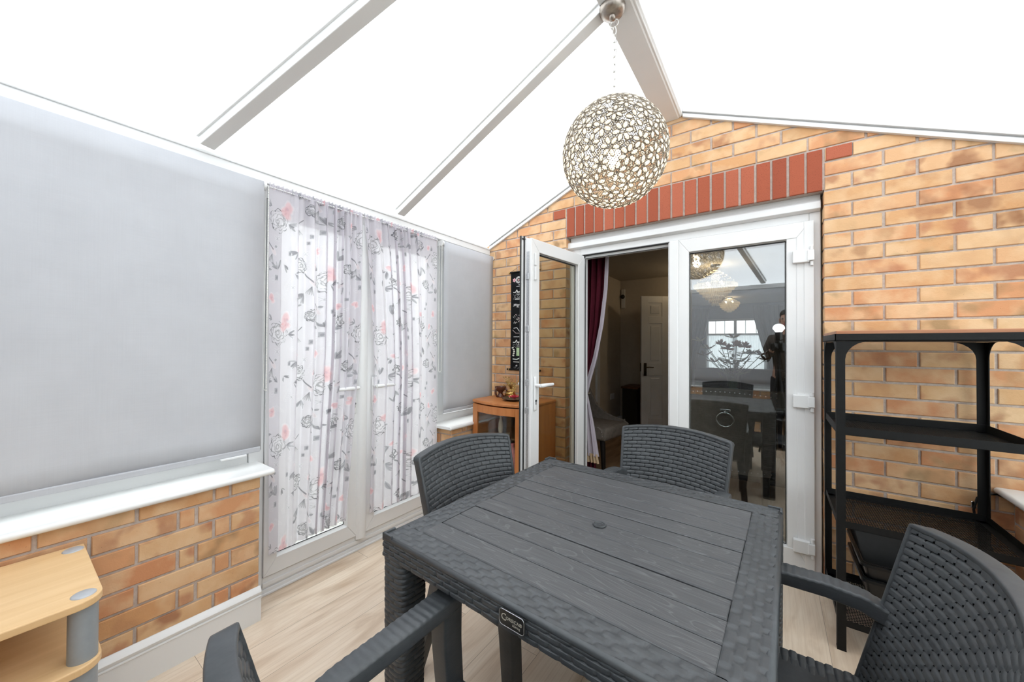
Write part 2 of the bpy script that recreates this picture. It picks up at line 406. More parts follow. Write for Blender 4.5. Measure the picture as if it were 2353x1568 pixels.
# ------------------------------------------------------------------ roof
M['roof'] = None
m, nt, b = newmat('opal_polycarbonate'); nt.nodes.remove(b); out = nt.nodes['Material Output']
tr = node(nt, 'ShaderNodeBsdfTransparent'); tl = node(nt, 'ShaderNodeBsdfTranslucent'); df = node(nt, 'ShaderNodeBsdfDiffuse')
tr.inputs[0].default_value = (.96, .97, .98, 1); tl.inputs[0].default_value = (.92, .93, .94, 1); df.inputs[0].default_value = (.9, .9, .9, 1)
m1 = node(nt, 'ShaderNodeMixShader'); m1.inputs[0].default_value = .35; lk(nt, tl.outputs[0], m1.inputs[1]); lk(nt, df.outputs[0], m1.inputs[2])
m2 = node(nt, 'ShaderNodeMixShader'); lk(nt, m1.outputs[0], m2.inputs[1]); lk(nt, tr.outputs[0], m2.inputs[2])
v = coords(nt, scale=(1, 1, 1)); wv = node(nt, 'ShaderNodeTexWave', wave_type='BANDS', bands_direction='Y'); wv.inputs['Scale'].default_value = 16; lk(nt, v, wv.inputs[0])
lk(nt, math_(nt, 'MULTIPLY_ADD', wv.outputs[1], .03, .56), m2.inputs[0]); lk(nt, m2.outputs[0], out.inputs[0]); M['roof'] = m
RX, RZ, RY = -.522, 2.73, .92
XE0, XE1 = -2.10, 1.06
zl = lambda x: EAVE+.050+SLL*(x+1.99); zr = lambda x: 2.728-SLR*(x+.451)
mb = MB(); bm = mb.bm
def panel(pts):
    t = [bm.verts.new(p) for p in pts]; q = [bm.verts.new((p[0], p[1], p[2]+.016)) for p in pts]; k = len(pts)
    bm.faces.new(t); bm.faces.new(q[::-1])
    for i in range(k): bm.faces.new((t[i], q[i], q[(i+1) % k], t[(i+1) % k]))
YE = -.95
panel([(XE0, YE, zl(XE0)), (XE0, YB, zl(XE0)), (RX, YB, zl(RX)), (RX, RY, zl(RX))])
panel([(XE1, YB, zr(XE1)), (XE1, YE, zr(XE1)), (RX, RY, zr(RX)), (RX, YB, zr(RX))])
panel([(XE1, YE, zr(XE1)), (XE0, YE, zl(XE0)), (RX, RY, zl(RX))])
struct(mb.build('ceiling', 'roof'), 'white translucent pitched roof panels', 'ceiling')
tn = [1]
def trim(mb, mat, label, cat, bev=0, smooth=False, auto=None):
    tn[0] += 1; return struct(mb.build('trim_%d' % tn[0], mat, bev=bev, smooth=smooth, auto=auto), label, cat)
# ridge beam
mb = MB(); prof = [(-.588, 2.66), (-.474, 2.66), (-.468, 2.664), (-.460, 2.664), (-.456, 2.668), (-.448, 2.674), (-.448, 2.76), (-.588, 2.76)]
mb.prism(prof, RY-.02, YB-.002); trim(mb, 'beam', 'broad grey white ridge beam along the roof peak', 'beam', bev=.002)
# rafters: swept between two points just under the panels
def rafter(p0, p1, w=.056, h=.050, label=''):
    p0, p1 = Vector(p0), Vector(p1); d = (p1-p0); L = d.length; x = d.normalized(); side = Vector((0, 0, 1)).cross(x).normalized(); upv = x.cross(side)
    T = Matrix(((x.x, side.x, upv.x, p0.x), (x.y, side.y, upv.y, p0.y), (x.z, side.z, upv.z, p0.z), (0, 0, 0, 1)))
    mb = MB(); mb.box(0, L, -w/2, w/2, -h, .004, T); mb.box(0, L, -w/2-.008, w/2+.008, -.016, .006, T)
    return trim(mb, 'beam', label, 'rafter', bev=.003)
rafter((-1.975, 1.50, zl(-1.975)), (-.575, 1.50, zl(-.575)), label='grey white rafter meeting the ridge beside the pendant lamp')
rafter((-1.975, .50, zl(-1.975)), (-.575, .93, zl(-.575)), label='slanting grey white rafter above the wide grey blind')
rafter((.94, 1.50, zr(.94)), (-.46, 1.50, zr(-.46)), label='grey white rafter on the right slope above the shelving')
rafter((.94, .50, zr(.94)), (-.46, .93, zr(-.46)), label='slanting grey white rafter on the right slope near the garden end')
rafter((-1.95, -.82, zl(-1.99)), (RX, RY, zl(RX)), label='hip rafter running to the left garden corner')
rafter((.92, -.82, zr(.95)), (RX, RY, zr(RX)), label='hip rafter running to the right garden corner')
rafter((-.08, -.82, EAVE+.06), (RX, RY, zl(RX)), label='hip rafter in the middle of the garden end')
# gable trims on the back wall
def gable(p0, p1, label, n):
    """stepped white strip along the wall under the roof edge: p = (x, z of its lower edge)"""
    (x0, z0), (x1, z1) = p0, p1
    mb = MB()
    for (a, b, dep) in ((0, .022, .018), (.022, .030, .010), (.030, .052, .026), (.052, .075, .014)):
        A = [(x0, z0+a), (x1, z1+a), (x1, z1+b), (x0, z0+b)]
        mb.prism(A, YB-dep, YB+.004)
    trim(mb, 'upvc', label, 'trim', bev=.002)
gable((-1.985, 2.052), (-.588, 2.657), 'white strip where the left roof slope meets the brick gable', 1)
gable((-.448, 2.656), (1.02, 2.002), 'white strip where the right roof slope meets the brick gable', 2)
# eave beams
for (xa, xb, ya, yb, lab) in ((-2.10, -1.985, YF-.15, YB-.002, 'white eave beam above the left blinds'), (.945, 1.06, YF-.15, YB-.002, 'white eave beam above the right windows')):
    mb = MB(); mb.box(xa, xb, ya, yb, 2.005, 2.062); mb.box(*((xa, xb-.05) if xa < 0 else (xa+.05, xb)), ya, yb, 2.06, 2.085)
    if xa < 0: mb.box(xb-.002, xb+.006, ya, yb, 2.048, 2.062)
    trim(mb, 'upvc', lab, 'beam', bev=.004)
mb = MB(); mb.box(-1.985, .945, YF-.15, YF-.04, 2.005, 2.062); trim(mb, 'upvc', 'white eave beam at the garden end', 'beam', bev=.004)
# ------------------------------------------------------------------ sills
def sill(y0, y1, x_back, x_front, zt, label, sgn=1, rx=.02):
    t = .026; pts = []
    for k in range(9):
        a = PI/2-PI*k/8; pts.append((x_front-sgn*t/2+sgn*t/2*math.cos(a), zt-t/2+t/2*math.sin(a)))
    mb = MB(); mb.prism([(x_back, zt)]+pts+[(x_back, zt-t)], y0, y1); trim(mb, 'gloss', label, 'window sill', bev=.006, smooth=True, auto=35)
sill(-.85, .735, -2.04, -1.832, .664, 'white gloss sill under the wide grey blind')
sill(1.838, YB-.003, -2.04, -1.824, .652, 'short white sill beside the display cabinet')
sill(-.85, YB-.003, 1.0, .767, .640, 'white sill behind the metal shelving', -1)
mb = MB(); mb.box(-1.83, .76, YF-.22, YF+.04, .64, .664); trim(mb, 'gloss', 'white sill at the garden end', 'window sill', bev=.006)
# ------------------------------------------------------------------ skirting
SK = [(0, 0), (.016, 0), (.016, .105), (.019, .108), (.019, .112), (.014, .114), (.019, .122), (.020, .130), (.015, .139), (.008, .144), (.004, .150), (0, .150)]
def skirt(name, x0, y0, x1, y1, nx, ny, sc=1.0, label=''):
    mb = MB(); A = []; B = []
    for (d, z) in SK:
        A.append(mb.bm.verts.new((x0+nx*d, y0+ny*d, z*sc))); B.append(mb.bm.verts.new((x1+nx*d, y1+ny*d, z*sc)))
    k = len(A)
    for i in range(k): mb.bm.faces.new((A[i], A[(i+1) % k], B[(i+1) % k], B[i]))
    mb.bm.faces.new(A[::-1]); mb.bm.faces.new(B)
    return struct(mb.build(name, 'gloss', smooth=True, auto=30), label, 'skirting board')
skirt('baseboard_left', XL, -.78, XL, .692, 1, 0, .99, 'white moulded skirting under the wide blind')
skirt('baseboard_left', XL, 1.90, XL, 2.455, 1, 0, .99, 'white skirting beside the display cabinet')
skirt('baseboard_back', OPR+.004, YB, XR, YB, 0, -1, .68, 'white skirting behind the metal shelving')
skirt('baseboard_right', XR, YF, XR, YB-.02, -1, 0, .68, 'white skirting along the right wall')
# ------------------------------------------------------------------ garden french doors (left wall)
def leaf_frame(mb, w, h, st, rt_, rb, y0, y1, x0=0, z0=0):
    """four rails of a door leaf lying in the xz plane"""
    o = [(x0, z0), (x0+w, z0), (x0+w, z0+h), (x0, z0+h)]; i = [(x0+st, z0+rb), (x0+w-st, z0+rb), (x0+w-st, z0+h-rt_), (x0+st, z0+h-rt_)]
    for k in range(4): j = (k+1) % 4; mb.prism([o[k], o[j], i[j], i[k]], y0, y1)      # mitred at the corners
def beads(mb, x0, x1, z0, z1, yf, yb, c=.012):
    """chamfered glazing bead ring: outer at yf, inner edge at yb"""
    o = [(x0, z0), (x1, z0), (x1, z1), (x0, z1)]; i = [(x0+c, z0+c), (x1-c, z0+c), (x1-c, z1-c), (x0+c, z1-c)]
    O = [mb.bm.verts.new((x, yf, z)) for x, z in o]; I = [mb.bm.verts.new((x, yb, z)) for x, z in i]
    for k in range(4): mb.bm.faces.new((O[k], O[(k+1) % 4], I[(k+1) % 4], I[k]))
def lever(parent, x, z, yf, dirx, sgn=-1, name='handle'):
    """white lever handle on a long plate; yf face plane, sgn direction it stands out in y"""
    mb = MB(); q = lambda d: yf+sgn*d
    ya, yb = sorted((q(0), q(.012)))
    mb.box(x-.014, x+.014, ya, yb, z-.155, z+.055, bev=.008, seg=3)
    mb.cyl((x, q(.005), z), (x, q(.05), z), .011, 12)
    pts = [(x, q(.046), z), (x+dirx*.015, q(.052), z), (x+dirx*.06, q(.052), z+.001), (x+dirx*.125, q(.048), z)]
    mb.tube(pts, [.011, .0125, .0105, .009], 10)
    o = mb.build(name, 'upvc', parent, smooth=True, auto=40)
    mk = MB(); mk.cyl((x, q(.0115), z-.095), (x, q(.0135), z-.095), .0075, 12); mk.box(x-.003, x+.003, *sorted((q(.0115), q(.0135))), z-.118, z-.095)
    mk.build('keyhole', 'gasket', o)
    return o
FX = -2.02
# built in a local frame: local x -> world y, local y -> world -x, so the room face is local -y
d1 = struct(empty('door_1', (FX, 0, 0), PI/2), 'white glazed double doors to the garden behind sheer curtains', 'door')
mb = MB()
mb.box(.695, .757, -.0, .06, .0, 2.005); mb.box(1.868, 1.905, 0, .06, 0, 2.005); mb.box(.757, 1.868, 0, .06, 1.945, 2.005)
mb.box(.695, 1.905, -.005, .07, .0, .03); mb.box(.757, 1.868, .0, .06, .03, .088); mb.box(.695, 1.905, -.012, .0, .0, .012); mb.box(.757, 1.868, -.006, 0, .040, .062)
mb.build('frame', 'upvc', d1, bev=.004)
for (a, b, nm) in ((.758, 1.245, 'leaf'), (1.303, 1.867, 'leaf')):
    lf = MB(); leaf_frame(lf, b-a, 1.852, .058, .075, .078, -.012, .05, a, .092); beads(lf, a+.057, b-.057, .169, 1.87, -.010, .012)
    L = lf.build('leaf', 'upvc', d1, bev=.003)
    g = MB(); g.box(a+.05, b-.05, .014, .034, .165, 1.875); g.build('glass', 'glass', L)
    gk = MB(); 
    for (x0, x1, z0, z1) in ((a+.068, b-.068, .180, .1835), (a+.068, a+.071, .18, 1.858), (b-.071, b-.068, .18, 1.858)): gk.box(x0, x1, .0105, .0135, z0, z1)
    gk.build('gasket', 'gasket', L)
    if a < 1: lever(L, 1.219, .975, -.012, -1)
    else: lever(L, 1.345, .975, -.012, 1)
mb = MB(); pts = [(1.241+.066*k/8, -.012-.018*math.sin(PI*k/8)**.6) for k in range(9)]
mb.prism(pts+[(1.307, .03), (1.241, .03)], .072, 1.945, 'z'); mb.build('meeting_stile', 'upvc', d1, smooth=True, auto=35)

# ------------------------------------------------------------------ windows behind the blinds
def window(name, x, y0, y1, n, z0, z1, label, ax='y'):
    o = struct(empty(name, (0, 0, 0)), label, 'window')
    def bx(mb, a, b, c, d, e, f):
        if ax == 'y': mb.box(a, b, c, d, e, f)
        else: mb.box(c, d, a, b, e, f)
    mb = MB(); w = .06
    bx(mb, x-.06, x, y0, y1, z0, z0+w); bx(mb, x-.06, x, y0, y1, z1-w, z1)
    for k in range(n+1):
        c = y0+(y1-y0-w)*k/n; bx(mb, x-.058, x-.002, c, c+w, z0+w-.001, z1-w+.001)
    mb.build('frame', 'upvc', o, bev=.004)
    for k in range(n):
        g = MB(); a = y0+(y1-y0-w)*k/n+w-.01; bx(g, x-.04, x-.02, a, y0+(y1-y0-w)*(k+1)/n+.01, z0+w-.01, z1-w+.01); g.build('glass', 'glass', o)
    return o
window('window_1', -2.03, YF-.1, .694, 2, .655, 2.006, 'white framed window behind the wide grey blind')
window('window_2', -2.03, 1.906, YB-.004, 1, .645, 2.006, 'white framed window behind the narrow grey blind')
window('window_3', 1.05, YF-.1, YB-.004, 4, .632, 2.006, 'white framed windows along the right wall')
window('window_4', YF-.06, -1.98, .94, 4, .655, 2.006, 'white framed windows at the garden end', 'x')

# ------------------------------------------------------------------ roller blinds
M['blind'] = fabric('grey_blind_fabric', (.60, .605, .63), .26)
M['cord'] = plain('cream_plastic', (.72, .71, .66), .4)
def blind(x, y0, y1, zt, zb, label, n, chain_y=None, chain_len=.55, ax='y', curl=.0):
    t = thing('roller_blind', label, 'blind', (0, 0, 0), group=None)
    P = np.zeros((16, 12, 3))
    for i in range(16):
        for j in range(12):
            z = zt-.004-(zt-zb)*i/15; y = y0+(y1-y0)*j/11; d = .003*math.sin(j*1.3+n)*(i/15)
            P[i, j] = (x+d, y, z) if ax == 'y' else (y, x+d, z)
    o = gridmesh('fabric', P, 'blind', t); md = o.modifiers.new('thick', 'SOLIDIFY'); md.thickness = .0012; md.offset = 0
    sg = -1 if (ax == 'y' and x < 0) or ax == 'x' else 1
    rx = x+sg*.018
    mb = MB(); p0, p1 = ((rx, y0+.002, zt-.018), (rx, y1-.002, zt-.018)) if ax == 'y' else ((y0, rx, zt-.018), (y1, rx, zt-.018))
    mb.cyl(p0, p1, .0175, 20); mb.build('roller', 'blind', t, smooth=True, auto=40)
    mb = MB()
    if ax == 'y': mb.box(x-.006, x+.006, y0+.002, y1-.002, zb-.012, zb+.012, bev=.004)
    else: mb.box(y0+.002, y1-.002, x-.006, x+.006, zb-.012, zb+.012, bev=.004)
    mb.build('bottom_bar', 'blind', t)
    for (yy, s2) in ((y0, -1), (y1, 1)):
        mb = MB()
        c0, c1 = ((rx, yy, zt-.018), (rx, yy+s2*.012, zt-.018)) if ax == 'y' else ((yy, rx, zt-.018), (yy+s2*.012, rx, zt-.018))
        mb.cyl(c0, c1, .021, 18)
        if ax == 'y': mb.box(min(rx, rx+sg*.045), max(rx, rx+sg*.045), min(yy, yy+s2*.010), max(yy, yy+s2*.010), zt-.035, zt+.004)
        mb.build('bracket', 'upvc', t, smooth=True, auto=40)
    if chain_y is not None:
        mb = MB(); a, b = rx+.016, rx-.012; zz = zt-.018-chain_len
        pts = [(a, chain_y, zt-.02), (a, chain_y, zz+.02)]+[((a+b)/2+(a-b)/2*math.cos(PI*k/6), chain_y, zz+.02-.012*math.sin(PI*k/6)) for k in range(7)]+[(b, chain_y, zt-.02)]
        mb.tube(pts, .0016, 6)
        nb = int(chain_len/.012)
        for k in range(nb): mb.ball((a, chain_y, zt-.03-k*.012), .0026, 6, 4)
        mb.build('chain', 'cord', t, smooth=True)
    return t
b1 = blind(-1.945, YF+.02, .716, 1.998, .740, 'wide pale grey roller blind lowered to the long white sill on the left', 1, .736, .98)
mb = MB(); mb.box(-1.939, -1.925, .56, .655, .722, .730, bev=.002); mb.build('pull_tab', 'upvc', b1)
blind(-1.945, 1.878, 2.448, 1.991, .742, 'narrow pale grey roller blind beside the brick house wall', 2, 1.858, .95)
blind(YF+.03, -1.90, .93, 1.99, .72, 'grey roller blind at the garden end behind the photographer', 4, ax='x')

# ------------------------------------------------------------------ house french doors (back wall)
d2 = struct(empty('door_2', (0, 0, 0)), 'white glazed double doors into the house, left leaf open', 'door')
F = 2.53
mb = MB()
mb.box(-1.268, -1.168, F, F+.07, 0, 2.0); mb.box(.168, .216, F, F+.07, 0, 2.0); mb.box(-1.168, .168, F, F+.07, 1.908, 2.0)
mb.box(-1.268, .216, F-.03, F+.08, 0, .022); mb.box(-1.168, -1.140, F+.03, F+.07, .02, 1.908); mb.box(-1.168, .168, F+.03, F+.07, 1.885, 1.908)
mb.build('frame', 'upvc', d2, bev=.004)
mb = MB(); mb.prism([(F-.035, 1.962), (F-.004, 1.952), (F, 2.012), (F-.02, 2.012), (F-.035, 1.998)], -1.262, .214, 'x'); mb.box(-1.25, .215, F-.004, F+.07, 2.0, 2.045)
mb.build('head_trim', 'upvc', d2, bev=.003)
mb = MB(); mb.box(-1.1675, -1.1655, F-.001, F+.072, .02, 1.906); mb.box(-1.168, .0, F-.001, F+.031, 1.9035, 1.9065); mb.box(-1.143, -1.139, F+.028, F+.03, .02, 1.886); mb.box(-1.14, -.5, F+.027, F+.03, 1.8815, 1.8855)
mb.build('gasket', 'gasket', d2)
mb = MB(); a, w = -.484, .658
leaf_frame(mb, w, 1.874, .062, .082, .105, F-.022, F+.04, a, .03)
mb.box(a+.058, a+w-.058, F-.018, F+.03, .125, .14); mb.box(a+w-.105, a+w-.06, F-.019, F+.03, .03, 1.9)
mb.box(a+w-.030, a+w+.012, F-.026, F-.004, .03, 1.904)
beads(mb, -.432, .076, .129, 1.828, F-.018, F+.004, .010)
Lr = mb.build('leaf', 'upvc', d2, bev=.003)
g = MB(); g.box(-.432, .076, F+.006, F+.030, .128, 1.828); g.build('glass', 'doorglass', Lr)
g = MB()
for (x0, x1, z0, z1) in ((-.422, .066, .139, .143), (-.422, .066, 1.812, 1.818), (-.422, -.418, .14, 1.818), (.062, .066, .14, 1.818)): g.box(x0, x1, F+.002, F+.0055, z0, z1)
g.build('gasket', 'gasket', Lr)
mb = MB(); mb.box(-.536, -.482, F-.034, F+.02, .03, 1.904); mb.box(-.545, -.53, F-.02, F+.03, .03, 1.9); mb.build('meeting_stile', 'upvc', d2, bev=.006)
for zc in (1.715, .937, .165):
    mb = MB(); mb.box(.094, .166, F-.048, F-.02, zc-.034, zc+.034, bev=.004); mb.box(.156, .186, F-.052, F-.005, zc-.028, zc+.028, bev=.004)
    h = mb.build('hinge', 'upvc', d2)
    mb = MB(); mb.cyl((.176, F-.035, zc-.052), (.176, F-.035, zc-.03), .0085, 10); mb.cyl((.176, F-.035, zc+.03), (.176, F-.035, zc+.05), .0085, 10); mb.build('pin_cap', 'upvc', h)
# open left leaf: local x runs from hinge to free edge, room face is local -y when closed
lo = empty('leaf', (-1.172, F-.028, .03), math.radians(-97)); lo.parent = d2
mb = MB(); LW, LH = .648, 1.874
mb.box(0.0, LW, -.012, .0, 0, .03); mb.box(0, LW, -.012, 0, LH-.03, LH); mb.box(0, .04, -.012, 0, 0, LH); mb.box(LW-.04, LW, -.012, 0, 0, LH)
leaf_frame(mb, LW-.04, LH-.04, .080, .078, .10, 0, .062, .020, .020)
beads(mb, .090, LW-.090, .11, LH-.089, .058, .036, .012)
mb.build('leaf_frame', 'upvc', lo, bev=.003)
g = MB(); g.box(.088, LW-.088, .012, .034, .105, LH-.085); g.build('glass', glassmat('clear_glass', (.78, .775, .71), .035), lo)
g = MB()
for (x0, x1, z0, z1) in ((.100, LW-.1, .12, .1255), (.100, LW-.1, LH-.107, LH-.100), (.1, .108, .12, LH-.1), (LW-.106, LW-.1, .12, LH-.1)): g.box(x0, x1, .0345, .0385, z0, z1)
g.box(LW-.0205, LW-.0165, .001, .010, .0, LH); g.box(0.001, LW, .0005, .010, LH-.0195, LH-.0165); g.box(LW-.001, LW+.004, -.012, -.002, 0, LH)
g.build('gasket', 'gasket', lo)
mb = MB(); mb.box(LW-.021, LW-.018, .024, .044, .10, LH-.10)
for zc in (.35, .80, .97, 1.30, 1.62): mb.box(LW-.021, LW-.012, .022, .046, zc-.02, zc+.02, bev=.003)
mb.build('lock_strip', 'steel', lo)
lever(lo, LW-.055, .955, .062, -1, 1); lever(lo, LW-.055, .955, -.012, -1, -1)
mb = MB(); mb.box(LW-.062, LW-.044, .062, .074, 1.69, 1.765, bev=.003); mb.box(LW-.062, LW-.044, .062, .076, 1.60, 1.68, bev=.003); mb.build('restrictor', 'upvc', lo)

# ------------------------------------------------------------------ sheer curtains with printed pattern
def paint(W_, H_, res, seed, chalk=False):
    """returns (H, W, 4) array: rgb ink colour, a ink coverage; row 0 = top"""
    A = np.zeros((H_, W_, 4)); A[..., :3] = 1
    yy, xx = np.mgrid[0:H_, 0:W_]; X = xx*res; Y = yy*res
    R = random.Random(seed)
    def put(mask, col, op):
        k = np.clip(mask, 0, 1)*op
        A[..., :3] = A[..., :3]*(1-k[..., None])+np.array(col)*k[..., None]; A[..., 3] = np.maximum(A[..., 3], k)
    def win(cx, cy, r):
        j0, j1 = max(0, int((cx-r)/res)), min(W_, int((cx+r)/res)+2); i0, i1 = max(0, int((cy-r)/res)), min(H_, int((cy+r)/res)+2)
        return (slice(i0, i1), slice(j0, j1)) if i1 > i0 and j1 > j0 else None
    def putw(w, mask, col, op):
        k = np.clip(mask, 0, 1)*op; B = A[w]
        B[..., :3] = B[..., :3]*(1-k[..., None])+np.array(col)*k[..., None]; B[..., 3] = np.maximum(B[..., 3], k)
    def line(p, q, w, col, op):
        (x0, y0), (x1, y1) = p, q; c = ((x0+x1)/2, (y0+y1)/2); r = math.hypot(x1-x0, y1-y0)/2+w+res
        s = win(*c, r)
        if s is None: return
        dx, dy = x1-x0, y1-y0; L2 = dx*dx+dy*dy+1e-12
        t = np.clip(((X[s]-x0)*dx+(Y[s]-y0)*dy)/L2, 0, 1); d = np.hypot(X[s]-x0-t*dx, Y[s]-y0-t*dy)
        putw(s, (w+res*.5-d)/res, col, op)
    def poly(pts, w, col, op):
        for a, b in zip(pts, pts[1:]): line(a, b, w, col, op)
    def ell(cx, cy, a, b, th, col, op, soft=.25):
        s = win(cx, cy, max(a, b)*1.3)
        if s is None: return
        c, sn = math.cos(th), math.sin(th); u = (X[s]-cx)*c+(Y[s]-cy)*sn; v = -(X[s]-cx)*sn+(Y[s]-cy)*c
        putw(s, (1-np.sqrt((u/a)**2+(v/b)**2))/soft, col, op)
    dk, gr, lg, pk, dp = (.05, .05, .06), (.17, .17, .19), (.38, .38, .41), (.86, .46, .47), (.66, .22, .26)
    def peony(cx, cy, r):
        for k, q in enumerate((1, .84, .66, .50, .34, .18)):
            n = 8-k; ph = R.random()*6; pts = []; ox_, oy_ = R.uniform(-.1, .1)*r*k*.5, R.uniform(-.1, .1)*r*k*.5
            for i in range(61):
                t = 2*PI*i/60; rr_ = r*q*(1+.22*abs(math.sin(n*t/2+ph))-.12+.05*math.sin(3*t+ph*2)); pts.append((cx+ox_+rr_*math.cos(t), cy+oy_+rr_*math.sin(t)))
            segs = []
            for i in range(60):
                if R.random() < .80: line(pts[i], pts[i+1], .0017 if R.random() < .6 else .0028, dk, .85)
        ell(cx, cy, r, r, 0, (.97, .97, .97), .35, .5)
    def rose(cx, cy, r):
        for k in range(9): ell(cx+R.uniform(-.5, .5)*r, cy+R.uniform(-.6, .6)*r, r*.7, r*.5, R.random()*3, pk, .62, .5)
        for k in range(5): ell(cx+R.uniform(-.3, .3)*r, cy+R.uniform(-.3, .3)*r, r*.3, r*.16, R.random()*3, dp, .45, .6)
        ell(cx+r*.1, cy-r*.2, r*.22, r*.2, 0, (.6, .3, .38), .6, .5)
        for k in range(6):
            t = R.random()*6.28; line((cx+.3*r*math.cos(t), cy+.3*r*math.sin(t)), (cx+.8*r*math.cos(t+.4), cy+.8*r*math.sin(t+.4)), .0008, dp, .5)
    def bird(cx, cy, s_, f=1):
        ell(cx, cy, .022*s_, .010*s_, f*.9, (.62, .50, .52), .7); ell(cx+f*.012*s_, cy-.018*s_, .008*s_, .007*s_, 0, gr, .8)
        line((cx+f*.018*s_, cy-.02*s_), (cx+f*.045*s_, cy-.036*s_), .0010, dk, .9)
        for k in range(7): 
            t = -1.0-.18*k; line((cx-f*.002*s_, cy-.006*s_), (cx-f*(.004+.034*math.cos(t+1.4)*.6)*s_-f*.01*s_, cy-.006*s_+.036*math.sin(t)*s_), .0020*s_, dk if k % 2 else gr, .75)
        for k in range(5): line((cx-f*.008*s_, cy+.014*s_), (cx-f*(.002+.007*k)*s_, cy+.050*s_-.003*k*s_), .0024*s_, gr if k % 2 else dk, .7)
    def butterfly(cx, cy, s_):
        for (dx, dy, a) in ((-.010, -.006, .6), (.010, -.006, -.6), (-.007, .007, -.5), (.007, .007, .5)):
            ell(cx+dx*s_, cy+dy*s_, .010*s_, .006*s_, a, lg, .5); line((cx, cy), (cx+dx*1.7*s_, cy+dy*1.7*s_), .0008, dk, .7)
        line((cx, cy-.008*s_), (cx, cy+.01*s_), .0011, dk, .8)
    def stamp(cx, cy, s_):
        w = win(cx, cy, s_)
        if w is None: return
        m = ((np.abs(X[w]-cx) < s_*.55) & (np.abs(Y[w]-cy) < s_*.7)).astype(float); putw(w, m, (.24, .24, .27), .8)
        ell(cx+.1*s_, cy, s_*.35, s_*.45, .4, gr, .7)
    def ring(cx, cy, r): poly([(cx+r*math.cos(t), cy+r*.8*math.sin(t)) for t in np.linspace(0, 6.28, 25)], .0008, gr, .6); line((cx-r*.5, cy), (cx+r*.5, cy), .0010, gr, .5)
    def leaves(cx, cy, s_, a0):
        for k in range(6):
            t = a0+R.uniform(-.9, .9); L = R.uniform(.02, .045)*s_; ell(cx+L*.6*math.cos(t), cy+L*.6*math.sin(t), L*.55, L*.16, t, gr if R.random() < .6 else lg, .75)
            line((cx, cy), (cx+L*math.cos(t), cy+L*math.sin(t)), .0008, dk, .7)
    def fern(cx, cy, s_, a0):
        for k in range(9):
            b_ = (cx+.010*k*s_*math.cos(a0), cy+.010*k*s_*math.sin(a0)); l = .022*s_*(1-k/10)
            for sg in (-1, 1): line(b_, (b_[0]+l*math.cos(a0+sg*.9), b_[1]+l*math.sin(a0+sg*.9)), .0009, dk, .65)
    if chalk: return A, line, poly, ell, put
    PW, PH = .36, .56
    for ty in range(-1, int(H_*res/PH)+2):
        for tx in range(-1, int(W_*res/PW)+2):
            ox, oy = tx*PW, ty*PH+(.0 if tx % 2 == 0 else .28)
            peony(ox+.065, oy+.155, .056); rose(ox+.118, oy+.098, .048); leaves(ox+.13, oy+.16, 1.2, .3); leaves(ox+.02, oy+.09, .8, 3.6)
            butterfly(ox+.055, oy+.245, 1.1); bird(ox+.03, oy+.31, 1.25, 1); stamp(ox+.05, oy+.44, .021); ring(ox+.025, oy+.455, .017)
            leaves(ox+.20, oy+.02, 1.5, -1.2); fern(ox+.19, oy+.06, 1.0, 1.2); peony(ox+.235, oy+.36, .038); leaves(ox+.19, oy+.30, 1.3, 2.5); rose(ox+.205, oy+.28, .022)
            bird(ox+.31, oy+.45, 1.3, -1 if tx % 2 else 1); stamp(ox+.30, oy+.20, .018); stamp(ox+.285, oy+.235, .015); ring(ox+.16, oy+.235, .014)
            leaves(ox+.32, oy+.12, 1.6, -.8); fern(ox+.33, oy+.30, 1.1, 2.2); butterfly(ox+.16, oy+.48, .8); rose(ox+.33, oy+.36, .022); leaves(ox+.26, oy+.50, 1.4, 1.9); fern(ox+.11, oy+.50, 1.1, -1.0); peony(ox+.30, oy+.06, .030); bird(ox+.215, oy+.16, 1.0, -1); leaves(ox+.06, oy+.40, 1.2, -2.0); stamp(ox+.14, oy+.31, .017); fern(ox+.04, oy+.52, .9, .4); butterfly(ox+.27, oy+.29, 1.0); rose(ox+.02, oy+.545, .026); leaves(ox+.17, oy+.41, 1.3, .2); leaves(ox+.10, oy+.37, 1.0, .9)
    return A
m, nt, b = newmat('printed_voile'); nt.nodes.remove(b); out = nt.nodes['Material Output']
at = node(nt, 'ShaderNodeAttribute', attribute_name='ink')
cc = mixc(nt, at.outputs['Alpha'], (.72, .69, .735), at.outputs['Color'])
d = node(nt, 'ShaderNodeBsdfDiffuse'); t = node(nt, 'ShaderNodeBsdfTranslucent'); lk(nt, cc, d.inputs[0]); lk(nt, cc, t.inputs[0])
mx = node(nt, 'ShaderNodeMixShader'); mx.inputs[0].default_value = .45; lk(nt, d.outputs[0], mx.inputs[1]); lk(nt, t.outputs[0], mx.inputs[2])
tr = node(nt, 'ShaderNodeBsdfTransparent'); m2 = node(nt, 'ShaderNodeMixShader')
lk(nt, math_(nt, 'MULTIPLY_ADD', at.outputs['Alpha'], -.15, .17), m2.inputs[0]); lk(nt, mx.outputs[0], m2.inputs[1]); lk(nt, tr.outputs[0], m2.inputs[2]); lk(nt, m2.outputs[0], out.inputs[0]); M['voile'] = m
